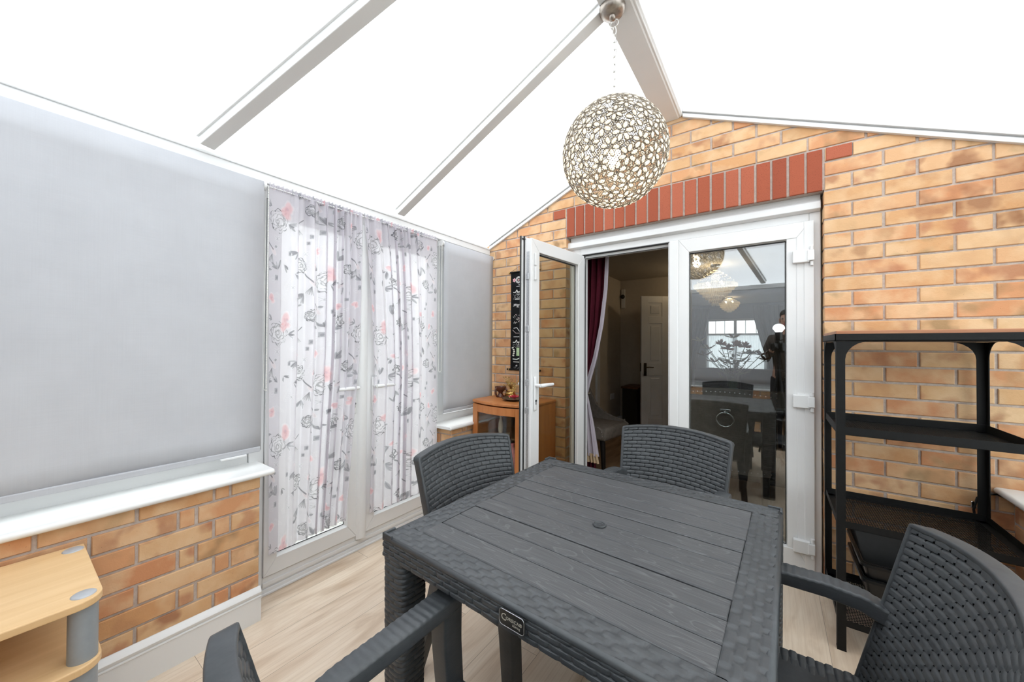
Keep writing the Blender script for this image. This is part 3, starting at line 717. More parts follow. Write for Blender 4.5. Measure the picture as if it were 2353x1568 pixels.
def curtain(side, label):
    wid, hgt, res = .80, 1.80, .0022
    nu, nv = int(wid/res), int(hgt/res)
    ink = paint(nu, nv, res, 11 if side == 0 else 23)
    if side: ink = ink[:, ::-1]
    s = np.linspace(0, 1, nu); v = np.linspace(0, 1, nv)
    # position along the wall: the flat outer part then tight folds
    flat = .22
    def ymap(s):   # 0 outer edge .. 1 parting edge, returns fraction of drawn width
        return np.where(s < flat, s*1.10, flat*1.10+(s-flat)*(1-flat*1.10)/(1-flat))
    fr = ymap(s)
    V = v[:, None]; Fr = fr[None, :]; Sx = s[None, :]
    if side == 0:
        outer = .744+.018*V; inner = 1.232-.02*np.clip(V*1.6, 0, 1)-.085*np.clip(V-.45, 0, 1)**1.3*1.8
    else:
        outer = 1.822+.016*V; inner = 1.248+.085*np.clip(V*1.9, 0, 1)**.8-.028*np.clip(V-.5, 0, 1)*2
    Yw = outer+(inner-outer)*Fr
    fold = np.clip((Sx-flat+.06)/.12, 0, 1)
    ph = 2*PI*(8.2*Sx+.35*np.sin(9*Sx+side))
    gather = np.exp(-V*9)
    Xo = fold*(.0165*(1-.45*gather)*np.sin(ph+.35*np.sin(4*V+side*2))+.006*np.sin(2.3*ph+1.7)+.006*gather*np.sin(3.1*ph))
    Yo = fold*(1-Sx**6)*(.009*np.cos(ph*1.0)+.004*np.sin(2.3*ph))*(inner-outer)/abs(.5)
    Xw = -1.963+Xo+.004*np.sin(6*V)*fold
    Zw = 1.985-(1.985-.215)*V+.010*np.sin(ph)*V*fold*.5+0*Yw
    zdrop = (.0 if side == 0 else .0)
    Zw = Zw + (.02*Fr*V if side == 0 else .0)
    P = np.stack([Xw, Yw+Yo, Zw], -1)
    t = thing('sheer_curtain', label, 'curtain')
    gridmesh('cloth', P, 'voile', t, attr=ink)
    # gathered heading with a small frill on the wire
    nh = 6; hz = np.linspace(0, 1, nh)[:, None]; n2 = 420; s2 = np.linspace(0, 1, n2)[None, :]
    Yh = .744+(1.236-.744)*s2 if side == 0 else 1.244+(1.822-1.244)*s2
    ph2 = 2*PI*34*s2; Xh = -1.963+.006*np.sin(ph2)*(.3+hz)+.004*np.sin(ph2*1.7+1); Zh = 1.975+.026*hz+.004*np.sin(ph2*.7+2)*hz
    ik = paint(n2, nh, .0012 if side == 0 else .0014, 5+side); ik = np.zeros((nh, n2, 4)); cl = rng.random
    pos = 0
    while pos < n2:
        L = rng.randint(4, 18); q = rng.random(); col = (.45, .45, .48) if q < .3 else (.85, .55, .57) if q < .5 else (1, 1, 1)
        ik[:, pos:pos+L, :3] = col; ik[:, pos:pos+L, 3] = .75 if q < .5 else 0; pos += L
    gridmesh('heading', np.stack(np.broadcast_arrays(Xh, Yh+0*hz, Zh), -1), 'voile', t, attr=ik)
    return t
curtain(0, 'floral printed sheer curtain nearest the wide grey blind, on the left garden door')
curtain(1, 'floral printed sheer curtain nearest the narrow grey blind, on the right garden door')
mb = MB(); mb.cyl((-1.963, .735, 1.984), (-1.963, 1.83, 1.984), .0035, 8); tag(mb.build('curtain_wire', 'upvc'), 'thin white curtain wire stretched above the garden doors', 'curtain wire')
# ------------------------------------------------------------------ woven resin furniture
def rattanmat():
    m, nt, b = newmat('charcoal_resin_wicker'); v = coords(nt)
    n = noise(nt, coords(nt, scale=(40, 40, 400)), 1.5, 3, .6); n2 = noise(nt, v, 14, 3)
    f = math_(nt, 'MULTIPLY_ADD', n, .5, math_(nt, 'MULTIPLY', n2, .5))
    lk(nt, ramp(nt, f, [(.3, (.034, .037, .040)), (.7, (.060, .064, .068))]), b.inputs['Base Color'])
    b.inputs['Roughness'].default_value = .43; b.inputs['Specular IOR Level'].default_value = .42; bump(nt, b, n, .12, .001); return m
M['rattan'] = rattanmat()
def plankmat():
    m, nt, b = newmat('charcoal_wood_effect_resin')
    tc = node(nt, 'ShaderNodeTexCoord'); at = node(nt, 'ShaderNodeAttribute', attribute_name='rnd')
    ad = node(nt, 'ShaderNodeVectorMath', operation='MULTIPLY_ADD'); lk(nt, at.outputs['Color'], ad.inputs[0]); ad.inputs[1].default_value = (3, 2, 5); lk(nt, tc.outputs['Object'], ad.inputs[2])
    mp = node(nt, 'ShaderNodeMapping'); mp.inputs['Scale'].default_value = (1.6, 11, 1); lk(nt, ad.outputs[0], mp.inputs[0])
    n = noise(nt, mp.outputs[0], 1.5, 2, .5, .5)
    st = math_(nt, 'FRACT', math_(nt, 'MULTIPLY', n, 17))
    rg = ramp(nt, st, [(0, (0, 0, 0)), (.06, (1, 1, 1)), (.2, (.12, .12, .12)), (1, (0, 0, 0))])
    mp2 = node(nt, 'ShaderNodeMapping'); mp2.inputs['Scale'].default_value = (6, 160, 1); lk(nt, ad.outputs[0], mp2.inputs[0])
    fine = noise(nt, mp2.outputs[0], 1.6, 3, .65)
    c = ramp(nt, fine, [(.3, (.052, .053, .056)), (.7, (.078, .079, .082))])
    c = mixc(nt, math_(nt, 'MULTIPLY', rg, .38), c, (.17, .172, .175))
    lk(nt, c, b.inputs['Base Color']); b.inputs['Roughness'].default_value = .46; b.inputs['Specular IOR Level'].default_value = .35
    bump(nt, b, math_(nt, 'MULTIPLY_ADD', rg, .5, fine), .12, .001); return m
M['plank'] = plankmat()
def weave(a, r):
    row = np.floor(r); f = r-row; prof = 1-np.abs(2*f-1)**6
    p = np.abs(((a+row)/2) % 1-.5)*2          # 0 in the middle of a visible strip length, 1 at its tucked end
    over = np.clip((1-p)/.22, 0, 1); over = over*over*(3-2*over); h = prof*(.34+.66*over*(1-.2*p*p))
    return h, (p > .93) & ((f < .20) | (f > .80))
def weave_flat(a, r):
    row = np.floor(r); f = np.abs(2*(r-row)-1); p = np.abs(((a+row)/2) % 1-.5)*2
    dip = np.clip((p-.70)/.22, 0, 1); dip = dip*dip*(3-2*dip)
    return 1-.35*f**8-.85*dip*np.clip(1-f**4, 0, 1), None
def grids(name, parts, mats, parent=None, smooth=True):
    """several (points, keep) grids joined in one mesh"""
    Vs, Qs, off = [], [], 0
    for P, keep in parts:
        nv, nu = P.shape[:2]; idx = np.arange(nv*nu).reshape(nv, nu)+off
        q = np.stack([idx[:-1, :-1], idx[:-1, 1:], idx[1:, 1:], idx[1:, :-1]], -1).reshape(-1, 4)
        if keep is not None: q = q[keep.reshape(-1)]
        Vs.append(P.reshape(-1, 3)); Qs.append(q); off += nv*nu
    V, q = np.concatenate(Vs), np.concatenate(Qs)
    me = bpy.data.meshes.new(name); me.vertices.add(len(V)); me.vertices.foreach_set('co', V.reshape(-1).astype(np.float32))
    me.loops.add(q.size); me.loops.foreach_set('vertex_index', q.reshape(-1).astype(np.int32))
    me.polygons.add(len(q)); me.polygons.foreach_set('loop_start', (np.arange(len(q))*4).astype(np.int32))
    me.update(calc_edges=True); me.validate()
    o = finish(name, me, mats, parent, smooth)
    if hasattr(me, 'set_sharp_from_angle'): me.set_sharp_from_angle(angle=math.radians(50))
    return o
def sweep(path, ws, hs, sidev, n=24, rib=0.0, rnd=.006):
    """rounded rectangular section swept along path; sidev = width direction; returns grid"""
    path = [Vector(p) for p in path]; L = [0]
    for a, b in zip(path, path[1:]): L.append(L[-1]+(b-a).length)
    sec = []
    for (cx, cz, a0) in ((1, 1, 0), (-1, 1, PI/2), (-1, -1, PI), (1, -1, 3*PI/2)):
        for k in range(4): sec.append((cx, cz, a0+k*PI/6))
    rows = []
    for i in range(n):
        t = L[-1]*i/(n-1); k = max(j for j in range(len(L)) if L[j] <= t+1e-9); k = min(k, len(path)-2)
        f = (t-L[k])/(L[k+1]-L[k]); p = path[k].lerp(path[k+1], f); d0 = (path[k+1]-path[k]).normalized()
        if f < .5 and k > 0: d = d0.lerp((path[k]-path[k-1]).normalized(), .5-f)
        elif f > .5 and k < len(path)-2: d = d0.lerp((path[k+2]-path[k+1]).normalized(), f-.5)
        else: d = d0
        s = Vector(sidev); upv = s.cross(d).normalized(); s = d.cross(upv).normalized()*-1
        u = i/(n-1); w = ws[0]+(ws[1]-ws[0])*u; h = hs[0]+(hs[1]-hs[0])*u
        rib_ = rib*(1 if (i//2) % 2 else -1)
        row = []
        for (cx, cz, a) in sec+sec[:1]:
            row.append(p+s*((w/2-rnd)*cx+rnd*math.cos(a))+upv*((h/2-rnd)*cz+rnd*math.sin(a)+(rib_ if cz > 0 else 0)))
        rows.append([tuple(q) for q in row])
    c0 = [tuple(path[0])]*len(rows[0]); c1 = [tuple(path[-1])]*len(rows[0])
    return (np.array([c0]+rows+[c1]), None)
def make_chair(name, label):
    t = thing(name, label, 'chair', group='woven armchairs round the table')
    # backrest: two curved woven skins and a smooth rim
    ca, cr = 22, 24; nu, nv = ca*8+1, cr*6+1
    s = np.linspace(-1, 1, nu)[None, :]; tt = np.linspace(0, 1, nv)[:, None]
    def surf(s, tt, off):
        bul = (1-s**2)
        x = s*(.225+.025*tt); y = -.148-.105*tt-.052*bul*(.5+.5*tt)+off*1.0; z = .385+tt*(.412+.022*bul)
        return np.stack(np.broadcast_arrays(x+off*s*.0, y, z+0*s), -1)
    h, hole = weave((s+1)*ca/2, tt*cr)
    keep = ~hole[:-1, :-1]; keep[-4:, :] = True; keep[:, :5] = True; keep[:, -5:] = True
    A = surf(s, tt, .0105+h*.0055); B = surf(s, tt, -.0105-h*.0055)
    grids('backrest', [(A, keep), (B, keep)], 'rattan', t)
    rim = [Vector(surf(np.array([[a]]), np.array([[b]]), 0.)[0, 0]) for (a, b) in [(-1, x/12) for x in range(0, 13)]+[(-1+2*x/24, 1) for x in range(1, 25)]+[(1, 1-x/12) for x in range(1, 13)]]
    grids('rim', [sweep(rim, (.036, .036), (.013, .013), (0, 1, 0), 150, .0006, .004)], 'rattan', t)
    # seat
    ca, cr = 18, 22; nu, nv = ca*6+1, cr*5+1
    s = np.linspace(-1, 1, nu)[None, :]; v = np.linspace(0, 1, nv)[:, None]; h, hole = weave((s+1)*ca/2, v*cr)
    X = s*.222+0*v; Y = -.185+.405*v+0*s; Z = .402+h*.004-.016*(1-s**2)*np.sin(PI*v)
    grids('seat', [(np.stack([X, Y, Z], -1), None)], 'rattan', t)
    mb = MB(); mb.box(-.225, .225, -.18, .222, .352, .4, bev=.010); mb.build('seat_frame', 'rattan', t, smooth=True, auto=40)
    for sg in (-1, 1):
        grids('armrest', [sweep([(sg*.232, -.200, .570), (sg*.238, -.15, .590), (sg*.240, -.08, .598), (sg*.238, .215, .598)], (.05, .066), (.040, .034), (1, 0, 0), 96, .0007)], 'rattan', t)
        grids('leg', [sweep([(sg*.238, .195, .588), (sg*.237, .196, .50), (sg*.232, .205, .36), (sg*.238, .235, 0)], (.052, .040), (.062, .040), (1, 0, 0), 26)], 'rattan', t)
        grids('leg', [sweep([(sg*.205, -.150, .40), (sg*.215, -.175, .30), (sg*.238, -.255, 0)], (.052, .036), (.060, .036), (1, 0, 0), 20)], 'rattan', t)
    return t
ch = make_chair('armchair', 'charcoal woven armchair with its back to the grey blind, left of the table')
ch.location = (-.815, 1.145, 0); ch.rotation_euler = (0, 0, -PI/2-math.radians(6))
G_ = 'woven armchairs round the table'
dup(ch, (-.418, 1.665, 0), PI-math.radians(6), 'charcoal woven armchair at the far table side in front of the house doors', G_)
dup(ch, (.036, 1.036, 0), PI/2, 'charcoal woven armchair in front of the metal shelving, right of the table', G_)
dup(ch, (-.418, .455, 0), 0, 'charcoal woven armchair nearest the beech stand, at the near side of the table', G_)

# ------------------------------------------------------------------ table
TB = thing('dining_table', 'square charcoal woven garden table with a slatted top', 'table', (-.428, 1.055, 0), math.radians(-1.9))
hw, zt, bd = .444, .70, .078
def border(x0, x1, y0, y1, along):
    L = (x1-x0) if along == 'x' else (y1-y0); ca, cr = max(2, round(L/.026)), 4; nu, nv = ca*6+1, cr*6+1
    a = np.linspace(0, 1, nu)[None, :]; r = np.linspace(0, 1, nv)[:, None]; h, _ = weave_flat(a*ca, r*cr); Z = zt-.0042+h*.0042
    if along == 'x': P = np.stack([x0+(x1-x0)*a+0*r, y0+(y1-y0)*r+0*a, Z], -1)
    else: P = np.stack([x1+(x0-x1)*r+0*a, y0+(y1-y0)*a+0*r, Z], -1)
    return (P, None)
e = .006
grids('top_border', [border(-hw+e, hw-e, -hw+e, -hw+bd, 'x'), border(-hw+e, hw-e, hw-bd, hw-e, 'x'), border(-hw+e, -hw+bd, -hw+bd, hw-bd, 'y'), border(hw-bd, hw-e, -hw+bd, hw-bd, 'y')], 'rattan', TB)
bk = Bricks(); n = 10; w = 2*(hw-bd)/n
for i in range(n):
    y0 = -hw+bd+i*w
    bk.brick(-hw+bd+.001, hw-bd-.001, y0+.0021, y0+w-.0021, lambda u, z, d: (u, z, zt-.0005-d), rr(), b=.0022, depth=.012)
bk.quadbox([(x, y, z) for x in (-hw+.01, hw-.01) for y in (-hw+.01, hw-.01) for z in (zt-.03, zt-.007)], 1)
bk.build('slatted_top', ['plank', 'rattan']).parent = TB
mb = MB(); mb.cyl((.014, -.020, zt-.004), (.014, -.020, zt+.0018), .017, 24); mb.torus((.014, -.020, zt+.0016), .0165, .0028, 28, 6); mb.torus((.014, -.020, zt+.0022), .008, .0012, 20, 5)
mb.build('parasol_cap', 'rattan', TB, smooth=True, auto=40)
mb = MB()
for k in range(4):
    a, b = [((-1, -1), (1, -1)), ((1, -1), (1, 1)), ((1, 1), (-1, 1)), ((-1, 1), (-1, -1))][k]
    mb.tube([(a[0]*(hw-.008), a[1]*(hw-.008), zt-.008), (b[0]*(hw-.008), b[1]*(hw-.008), zt-.008)], .0085, 12)
mb.build('edge_roll', 'rattan', TB, smooth=True)
def apron(nx, ny):
    ca, cr = 36, 4; nu, nv = ca*8+1, cr*6+1
    a = np.linspace(-1, 1, nu)[None, :]; r = np.linspace(0, 1, nv)[:, None]; h, _ = weave((a+1)*ca/2, r*cr)
    D = hw-.004+h*.0045-.012*np.clip(1-r*6, 0, 1)**2; zz = zt-.006-.052*r+0*a
    edge = np.clip((np.abs(a)-.80)/.12, 0, 1)
    X, Y = nx*D-ny*a*(hw-.005), ny*D+nx*a*(hw-.005)
    B = np.stack([X*.96, Y*.96, zz], -1)
    return [(np.stack([X, Y, zz], -1), None), (np.stack([nx*(hw-.03)-ny*a*(hw-.01)+0*r, ny*(hw-.03)+nx*a*(hw-.01)+0*r, zz], -1), None)]
for (nx, ny) in ((0, -1), (1, 0), (0, 1), (-1, 0)): grids('apron', apron(nx, ny), 'rattan', TB)
for sx in (-1, 1):
    for sy in (-1, 1):
        ca, cr = 14, 44; nu, nv = ca*7+1, cr*5+1
        a = np.linspace(0, 2*PI, nu)[None, :]; r = np.linspace(0, 1, nv)[:, None]; h, _ = weave(a/(2*PI)*ca, r*cr)
        R = .043*(np.abs(np.cos(a))**5+np.abs(np.sin(a))**5)**(-1/5)*(1-.10*r)+h*.004
        grids('leg', [(np.stack([sx*(hw-.046)+R*np.cos(a), sy*(hw-.046)+R*np.sin(a), (zt-.055)*(1-r)+0*a], -1), None)], 'rattan', TB)
        mb = MB(); x, y = sx*(hw-.001), sy*(hw-.001)
        mb.box(*sorted((x, x-sx*.040)), *sorted((y, y-sy*.007)), zt-.016, zt+.006, bev=.002); mb.box(*sorted((x, x-sx*.007)), *sorted((y, y-sy*.040)), zt-.016, zt+.006, bev=.002)
        mb.build('corner_clip', 'rattan', TB)
M['badge'] = plain('black_badge', (.012, .012, .012), .3); M['badge_ink'] = plain('silver_print', (.55, .53, .45), .35, .3)
mb = MB(); mb.prism([(.024*cx+.007*math.cos(a), .009*cz+.007*math.sin(a)) for (cx, cz, a0) in ((1, 1, 0), (-1, 1, PI/2), (-1, -1, PI), (1, -1, 3*PI/2)) for a in [a0+k*PI/8 for k in range(5)]], -.003, .002)
bd_ = mb.build('badge', 'badge', TB, bev=.001); bd_.location = (.016, -hw-.0035, zt-.026); bd_['label'] = 'small black badge with silver lettering'
mb = MB(); mb.tube([(.024*cx+.007*math.cos(a), -.003, .009*cz+.007*math.sin(a)) for (cx, cz, a0) in ((1, 1, 0), (-1, 1, PI/2), (-1, -1, PI), (1, -1, 3*PI/2)) for a in [a0+k*PI/8 for k in range(5)]], .0008, 5, closed=True); mb.build('badge_rim', 'steel', bd_, smooth=True)
def text(s, size, parent, loc, mat, rot=(PI/2, 0, 0), align='CENTER', name='lettering', ext=.0002):
    c = bpy.data.curves.new(name, 'FONT'); c.body = s; c.size = size; c.align_x = align; c.extrude = ext; c.resolution_u = 2
    tmp = bpy.data.objects.new(name, c); me = bpy.data.meshes.new_from_object(tmp); bpy.data.objects.remove(tmp); me.materials.clear()
    o = bpy.data.objects.new(name, me); COL.objects.link(o); o.parent = parent; o.location = loc; o.rotation_euler = rot; me.materials.append(M[mat]); return o
text('C', .020, bd_, (-.0195, -.0034, -.005), 'badge_ink'); text('ORSICA\u00ae', .0095, bd_, (.006, -.0034, -.0015), 'badge_ink'); text('&Living', .0065, bd_, (.012, -.0034, -.0085), 'badge_ink')

# ------------------------------------------------------------------ pendant lamp
PX, PY = -.541, 1.50
PD = thing('pendant_light', 'globe pendant lamp of cream petals in a dark metal lace, hung on a chain', 'pendant lamp', (PX, PY, 0))
M['nickel'] = plain('brushed_nickel', (.36, .32, .28), .35, 1, var=.15, bscale=90)
M['petal'] = fabric('cream_shell_petal', (.93, .88, .77), .5, var=.05)
M['lace'] = plain('antique_metal_lace', (.30, .26, .21), .45, .6, var=.25, bscale=120)
mb = MB(); mb.lathe([(0, 2.626), (.02, 2.627), (.045, 2.636), (.053, 2.650), (.054, 2.660)], (-.006, -.010, 0), 32); mb.lathe([(0, 2.612), (.012, 2.612), (.012, 2.63)], (-.006, -.010, 0), 14)
mb.build('ceiling_rose', 'nickel', PD, smooth=True)
mb = MB(); mb.torus((0, 0, 2.600), .017, .0022, 18, 6, Matrix.Rotation(PI/2, 4, 'X')); k = 0; z = 2.566
while z > 2.262:
    mb.torus((0, 0, z), .0185, .0021, 16, 5, (Matrix.Rotation(PI/2*(k % 2)+.25*math.sin(k), 4, 'Z') @ Matrix.Rotation(PI/2, 4, 'X')), sx=.42); z -= .0315; k += 1
M['chain'] = plain('pale_chain', (.72, .70, .66), .35, .6)
mb.build('chain', 'chain', PD, smooth=True)
CZ, PR = 2.040, .213
mb = MB(); mb.tube([(.006, 0, 2.6), (.007, .003, 2.42), (.003, -.002, 2.25), (0, 0, 2.12)], .0016, 6); mb.lathe([(0, 2.06), (.018, 2.06), (.02, 2.11), (.006, 2.13), (0, 2.13)], (0, 0, 0), 14); mb.build('flex', 'chain', PD, smooth=True)
NF = 118; pv, pf, lv, lf = [], [], [], []; ga = PI*(3-math.sqrt(5))
def onsph(c, a, b, u, v, r):
    p = (c+a*u+b*v).normalized()*r; return (p.x, p.y, p.z+CZ)
for i in range(NF):
    zz = 1-2*(i+.5)/NF; c = Vector((math.sqrt(1-zz*zz)*math.cos(ga*i), math.sqrt(1-zz*zz)*math.sin(ga*i), zz))
    a, b = MB.frame_of(None, c); ph = rng.random()*6; npet = rng.choice((5, 6, 6)); s = rng.uniform(.98, 1.18)
    for k in range(npet):
        t = ph+2*PI*k/npet; ct, st = math.cos(t), math.sin(t)
        R0, la, lb = .098*s, .060*s, .036*s
        def P(rad, ang, h): 
            u = R0+la*rad*math.cos(ang); v = lb*rad*math.sin(ang); return onsph(c, a, b, u*ct-v*st, u*st+v*ct, PR+h)
        n0 = len(pv); pv.append(P(0, 0, .0045))
        for rad, h in ((.6, .0035), (.95, .0005)):
            for q in range(8): pv.append(P(rad, 2*PI*q/8, h))
        for q in range(8):
            j = (q+1) % 8; pf.append((n0, n0+1+q, n0+1+j)); pf.append((n0+1+q, n0+9+q, n0+9+j, n0+1+j))
        n0 = len(lv)
        for rad, h in ((.93, -.001), (1.06, .0035), (1.22, .0005)):
            for q in range(8): lv.append(P(rad, 2*PI*q/8, h))
        for q in range(8):
            j = (q+1) % 8; lf += [(n0+q, n0+8+q, n0+8+j, n0+j), (n0+8+q, n0+16+q, n0+16+j, n0+8+j)]
    n0 = len(lv)      # flower centre
    for rad, h in ((.0, .005), (.022, .003)):
        for q in range(6): lv.append(onsph(c, a, b, rad*math.cos(q*PI/3), rad*math.sin(q*PI/3), PR+h))
    lf += [tuple(n0+6+q for q in range(6))]
N2 = 8500
for i in range(N2):
    zz = 1-2*(i+.5)/N2; c = Vector((math.sqrt(1-zz*zz)*math.cos(ga*i), math.sqrt(1-zz*zz)*math.sin(ga*i), zz)); a, b = MB.frame_of(None, c)
    n0 = len(lv); r = rng.uniform(.0105, .0145)
    lv.append(onsph(c, a, b, 0, 0, PR+.002))
    for q in range(6): lv.append(onsph(c, a, b, r*math.cos(q*PI/3), r*math.sin(q*PI/3), PR-.001))
    lf += [(n0, n0+1+q, n0+1+(q+1) % 6) for q in range(6)]
me = bpy.data.meshes.new('petals'); me.from_pydata(pv, [], pf); finish('petals', me, 'petal', PD, True)
me = bpy.data.meshes.new('metal_lace'); me.from_pydata(lv, [], lf); finish('metal_lace', me, 'lace', PD, False)
M['bulb'] = emit('lit_bulb', (1, .86, .66), 7)
mb = MB(); mb.lathe([(0, 1.99), (.018, 1.995), (.03, 2.02), (.026, 2.045), (.014, 2.065), (0, 2.066)], (0, 0, 0), 16); mb.build('bulb', 'bulb', PD, smooth=True)
def lamp(name, loc, watts, col=(1, .78, .5), r=.03):
    l = bpy.data.lights.new(name, 'POINT'); l.energy = watts; l.color = col; l.shadow_soft_size = r
    o = bpy.data.objects.new(name, l); COL.objects.link(o); o.location = loc; return o
lamp('pendant_bulb_light', (PX, PY, 1.965), 3, (1, .86, .66))

# ------------------------------------------------------------------ black metal shelving
SH = thing('metal_shelf_unit', 'black metal shelf unit with mesh shelves and a wooden top against the brick wall', 'shelf unit')
M['blackmetal'] = plain('black_powder_coat', (.005, .005, .005), .55, spec=.25, var=.2)
M['topwood'] = woodmat('red_brown_wood', (.34, .14, .07), (.48, .23, .12), (1, 14, 14))
x0, x1, y0, y1, zt_ = .213, .745, 1.990, 2.425, 1.296
mb = MB(); mb.box(x0+.004, x1-.004, y0+.004, y1-.004, zt_-.016, zt_, bev=.002); mb.build('wooden_top', 'topwood', SH)
mb = MB(); tk = .003
mb.box(x0, x1, y0, y0+tk, zt_-.041, zt_-.013); mb.box(x0, x1, y1-tk, y1, zt_-.041, zt_-.013); mb.box(x0, x0+tk, y0, y1, zt_-.041, zt_-.013); mb.box(x1-tk, x1, y0, y1, zt_-.041, zt_-.013); mb.box(x0, x1, y0, y1, zt_-.042, zt_-.0385)
mb.build('top_frame', 'blackmetal', SH)
for (x, sx) in ((x0+.0036, 1), (x1-.0036, -1)):
    for (y, sy) in ((y0+.0036, 1), (y1-.0036, -1)):
        mb = MB(); xa, xb = sorted((x, x+sx*.028)); ya, yb = sorted((y, y+sy*.028))
        mb.prism([(x, y), (x+sx*.028, y), (x+sx*.028, y+sy*tk), (x+sx*tk, y+sy*tk), (x+sx*tk, y+sy*.028), (x, y+sy*.028)], .003, zt_-.043, 'z'); mb.box(xa-.0005, xb+.0005, ya-.0005, yb+.0005, 0, .006)
        # curved gussets at the top
        for ax in (0, 1):
            pts = [(0, 0)]+[(.075-.075*math.cos(t), -(.075-.075*math.sin(t))) for t in [PI/2*k/6 for k in range(7)]]
            pts = [(.02, 0), (.095, 0)]+[(.095-.075*math.sin(t), -.075+.075*math.cos(t)) for t in [PI/2*k/6 for k in range(1, 7)]]+[(.02, -.08)]
            if ax == 0: mb.prism([(x+sx*(u+.008), zt_-.0425+v) for u, v in pts], *sorted((y+sy*.0004, y+sy*(tk-.0004))))
            else: mb.prism([(y+sy*(u+.008), zt_-.0425+v) for u, v in pts], *sorted((x+sx*.0004, x+sx*(tk-.0004))), 'x')
        mb.build('leg', 'blackmetal', SH)
for zf, zb in ((.872, .905), (.496, .524), (.100, .126)):
    mb = MB(); a, b, c, d = x0+.0075, x1-.0075, y0+.0075, y1-.0075
    mb.box(a, b, c, c+.002, zf, zb); mb.box(a, b, d-.002, d, zf, zb); mb.box(a, a+.002, c, d, zf, zb); mb.box(b-.002, b, c, d, zf, zb)
    for (p, q, r_, s_) in ((a, b, c, c+.03), (a, b, d-.03, d), (a, a+.03, c, d), (b-.03, b, c, d)): mb.box(p, q, r_, s_, zf, zf+.0015)
    o = mb.build('shelf', 'blackmetal', SH)
    mb = MB(); A, B, C, D = a+.028, b-.028, c+.028, d-.028; st = .0105; dw = .0011; sl = .62
    for sg in (1, -1):
        k = -60
        while k < 110:
            # line y = C + sg*sl*(x - A) + k*st
            o_ = k*st; pts = []
            xs = [A, B]
            ya_, yb_ = C+o_, C+o_+sg*sl*(B-A)
            p, q = Vector((A, ya_)), Vector((B, yb_)); dd = q-p
            t0, t1 = 0., 1.
            for lo_, hi_ in ((C, D),):
                if abs(dd.y) > 1e-9:
                    ta, tb = sorted(((lo_-p.y)/dd.y, (hi_-p.y)/dd.y)); t0, t1 = max(t0, ta), min(t1, tb)
            if t1-t0 > .01:
                P0, P1 = p+dd*t0, p+dd*t1; nn = Vector((-dd.y, dd.x)).normalized()*dw
                vs = [mb.bm.verts.new((w.x, w.y, h)) for h in (zf, zf+.0012) for w in (P0+nn, P0-nn, P1-nn, P1+nn)]
                mb.bm.faces.new(vs[:4]); mb.bm.faces.new(vs[4:]); mb.bm.faces.new((vs[0], vs[1], vs[5], vs[4])); mb.bm.faces.new((vs[2], vs[3], vs[7], vs[6])); mb.bm.faces.new((vs[1], vs[2], vs[6], vs[5])); mb.bm.faces.new((vs[3], vs[0], vs[4], vs[7]))
            k += 1
    mb.build('mesh_panel', 'blackmetal', o)
# black plastic tub on the bottom shelf
M['tub'] = plain('black_plastic', (.006, .006, .0065), .3, spec=.4, var=.2)
def tub(name, label, xa, xb, ya, yb, zb, zt, taper, th=.004, lip=.012):
    t = thing(name, label, 'storage tub', ((xa+xb)/2, (ya+yb)/2, zb)); hx, hy, H = (xb-xa)/2, (yb-ya)/2, zt-zb
    mb = MB(); bm = mb.bm
    def ring(x, y, z, r=.02):
        return [bm.verts.new((cx*(x-r)+r*math.cos(a0+k*PI/8), cy*(y-r)+r*math.sin(a0+k*PI/8), z)) for (cx, cy, a0) in ((1, 1, 0), (-1, 1, PI/2), (-1, -1, PI), (1, -1, 3*PI/2)) for k in range(5)]
    prof = [(hx-taper, hy-taper, 0), (hx-taper*.35, hy-taper*.35, H*.62), (hx-taper*.35+lip*.5, hy-taper*.35+lip*.5, H*.64), (hx, hy, H), (hx-th, hy-th, H), (hx-taper*.35, hy-taper*.35-th, H*.64), (hx-taper-th, hy-taper-th, th)]
    R = [ring(*p) for p in prof]
    for A_, B_ in zip(R, R[1:]):
        for k in range(20): bm.faces.new((A_[k], A_[(k+1) % 20], B_[(k+1) % 20], B_[k]))
    bm.faces.new(R[0][::-1]); bm.faces.new(R[-1])
    mb.build('body', 'tub', t, smooth=True, auto=35)
    mb = MB(); bm = mb.bm; R = [ring(hx+a, hy+a, z) for a, z in ((0, H-.002), (lip*.6, H-.004), (lip*.7, H-.014), (lip*.5, H-.015), (0, H-.006))]
    for A_, B_ in zip(R, R[1:]+R[:1]):
        for k in range(20): bm.faces.new((A_[k], A_[(k+1) % 20], B_[(k+1) % 20], B_[k]))
    mb.build('rim', 'tub', t, smooth=True, auto=35)
    return t
tub('storage_tub', 'black plastic tub standing on the bottom mesh shelf', .302, .66, 2.035, 2.37, .1035, .30, .05)
tub('storage_tub', 'black plastic tub nested on top of the lower black tub', .300, .662, 2.033, 2.372, .1755, .362, .052)
# cable
mb = MB(); mb.tube([(.80, 2.452, .60), (.775, 2.444, .612), (.745, 2.446, .606), (.722, 2.450, .585), (.712, 2.452, .53), (.720, 2.45, .45), (.76, 2.452, .38), (.80, 2.455, .2)], .0042, 8)
tag(mb.build('cable', 'tub', smooth=True), 'black cable looping out from under the white sill on the right', 'cable')
mb = MB(); mb.box(.705, .722, 2.452, 2.461, .535, .565, bev=.003); tag(mb.build('cable_clip', 'chrome'), 'small shiny clip on the brick wall beside the rear shelf leg', 'clip')

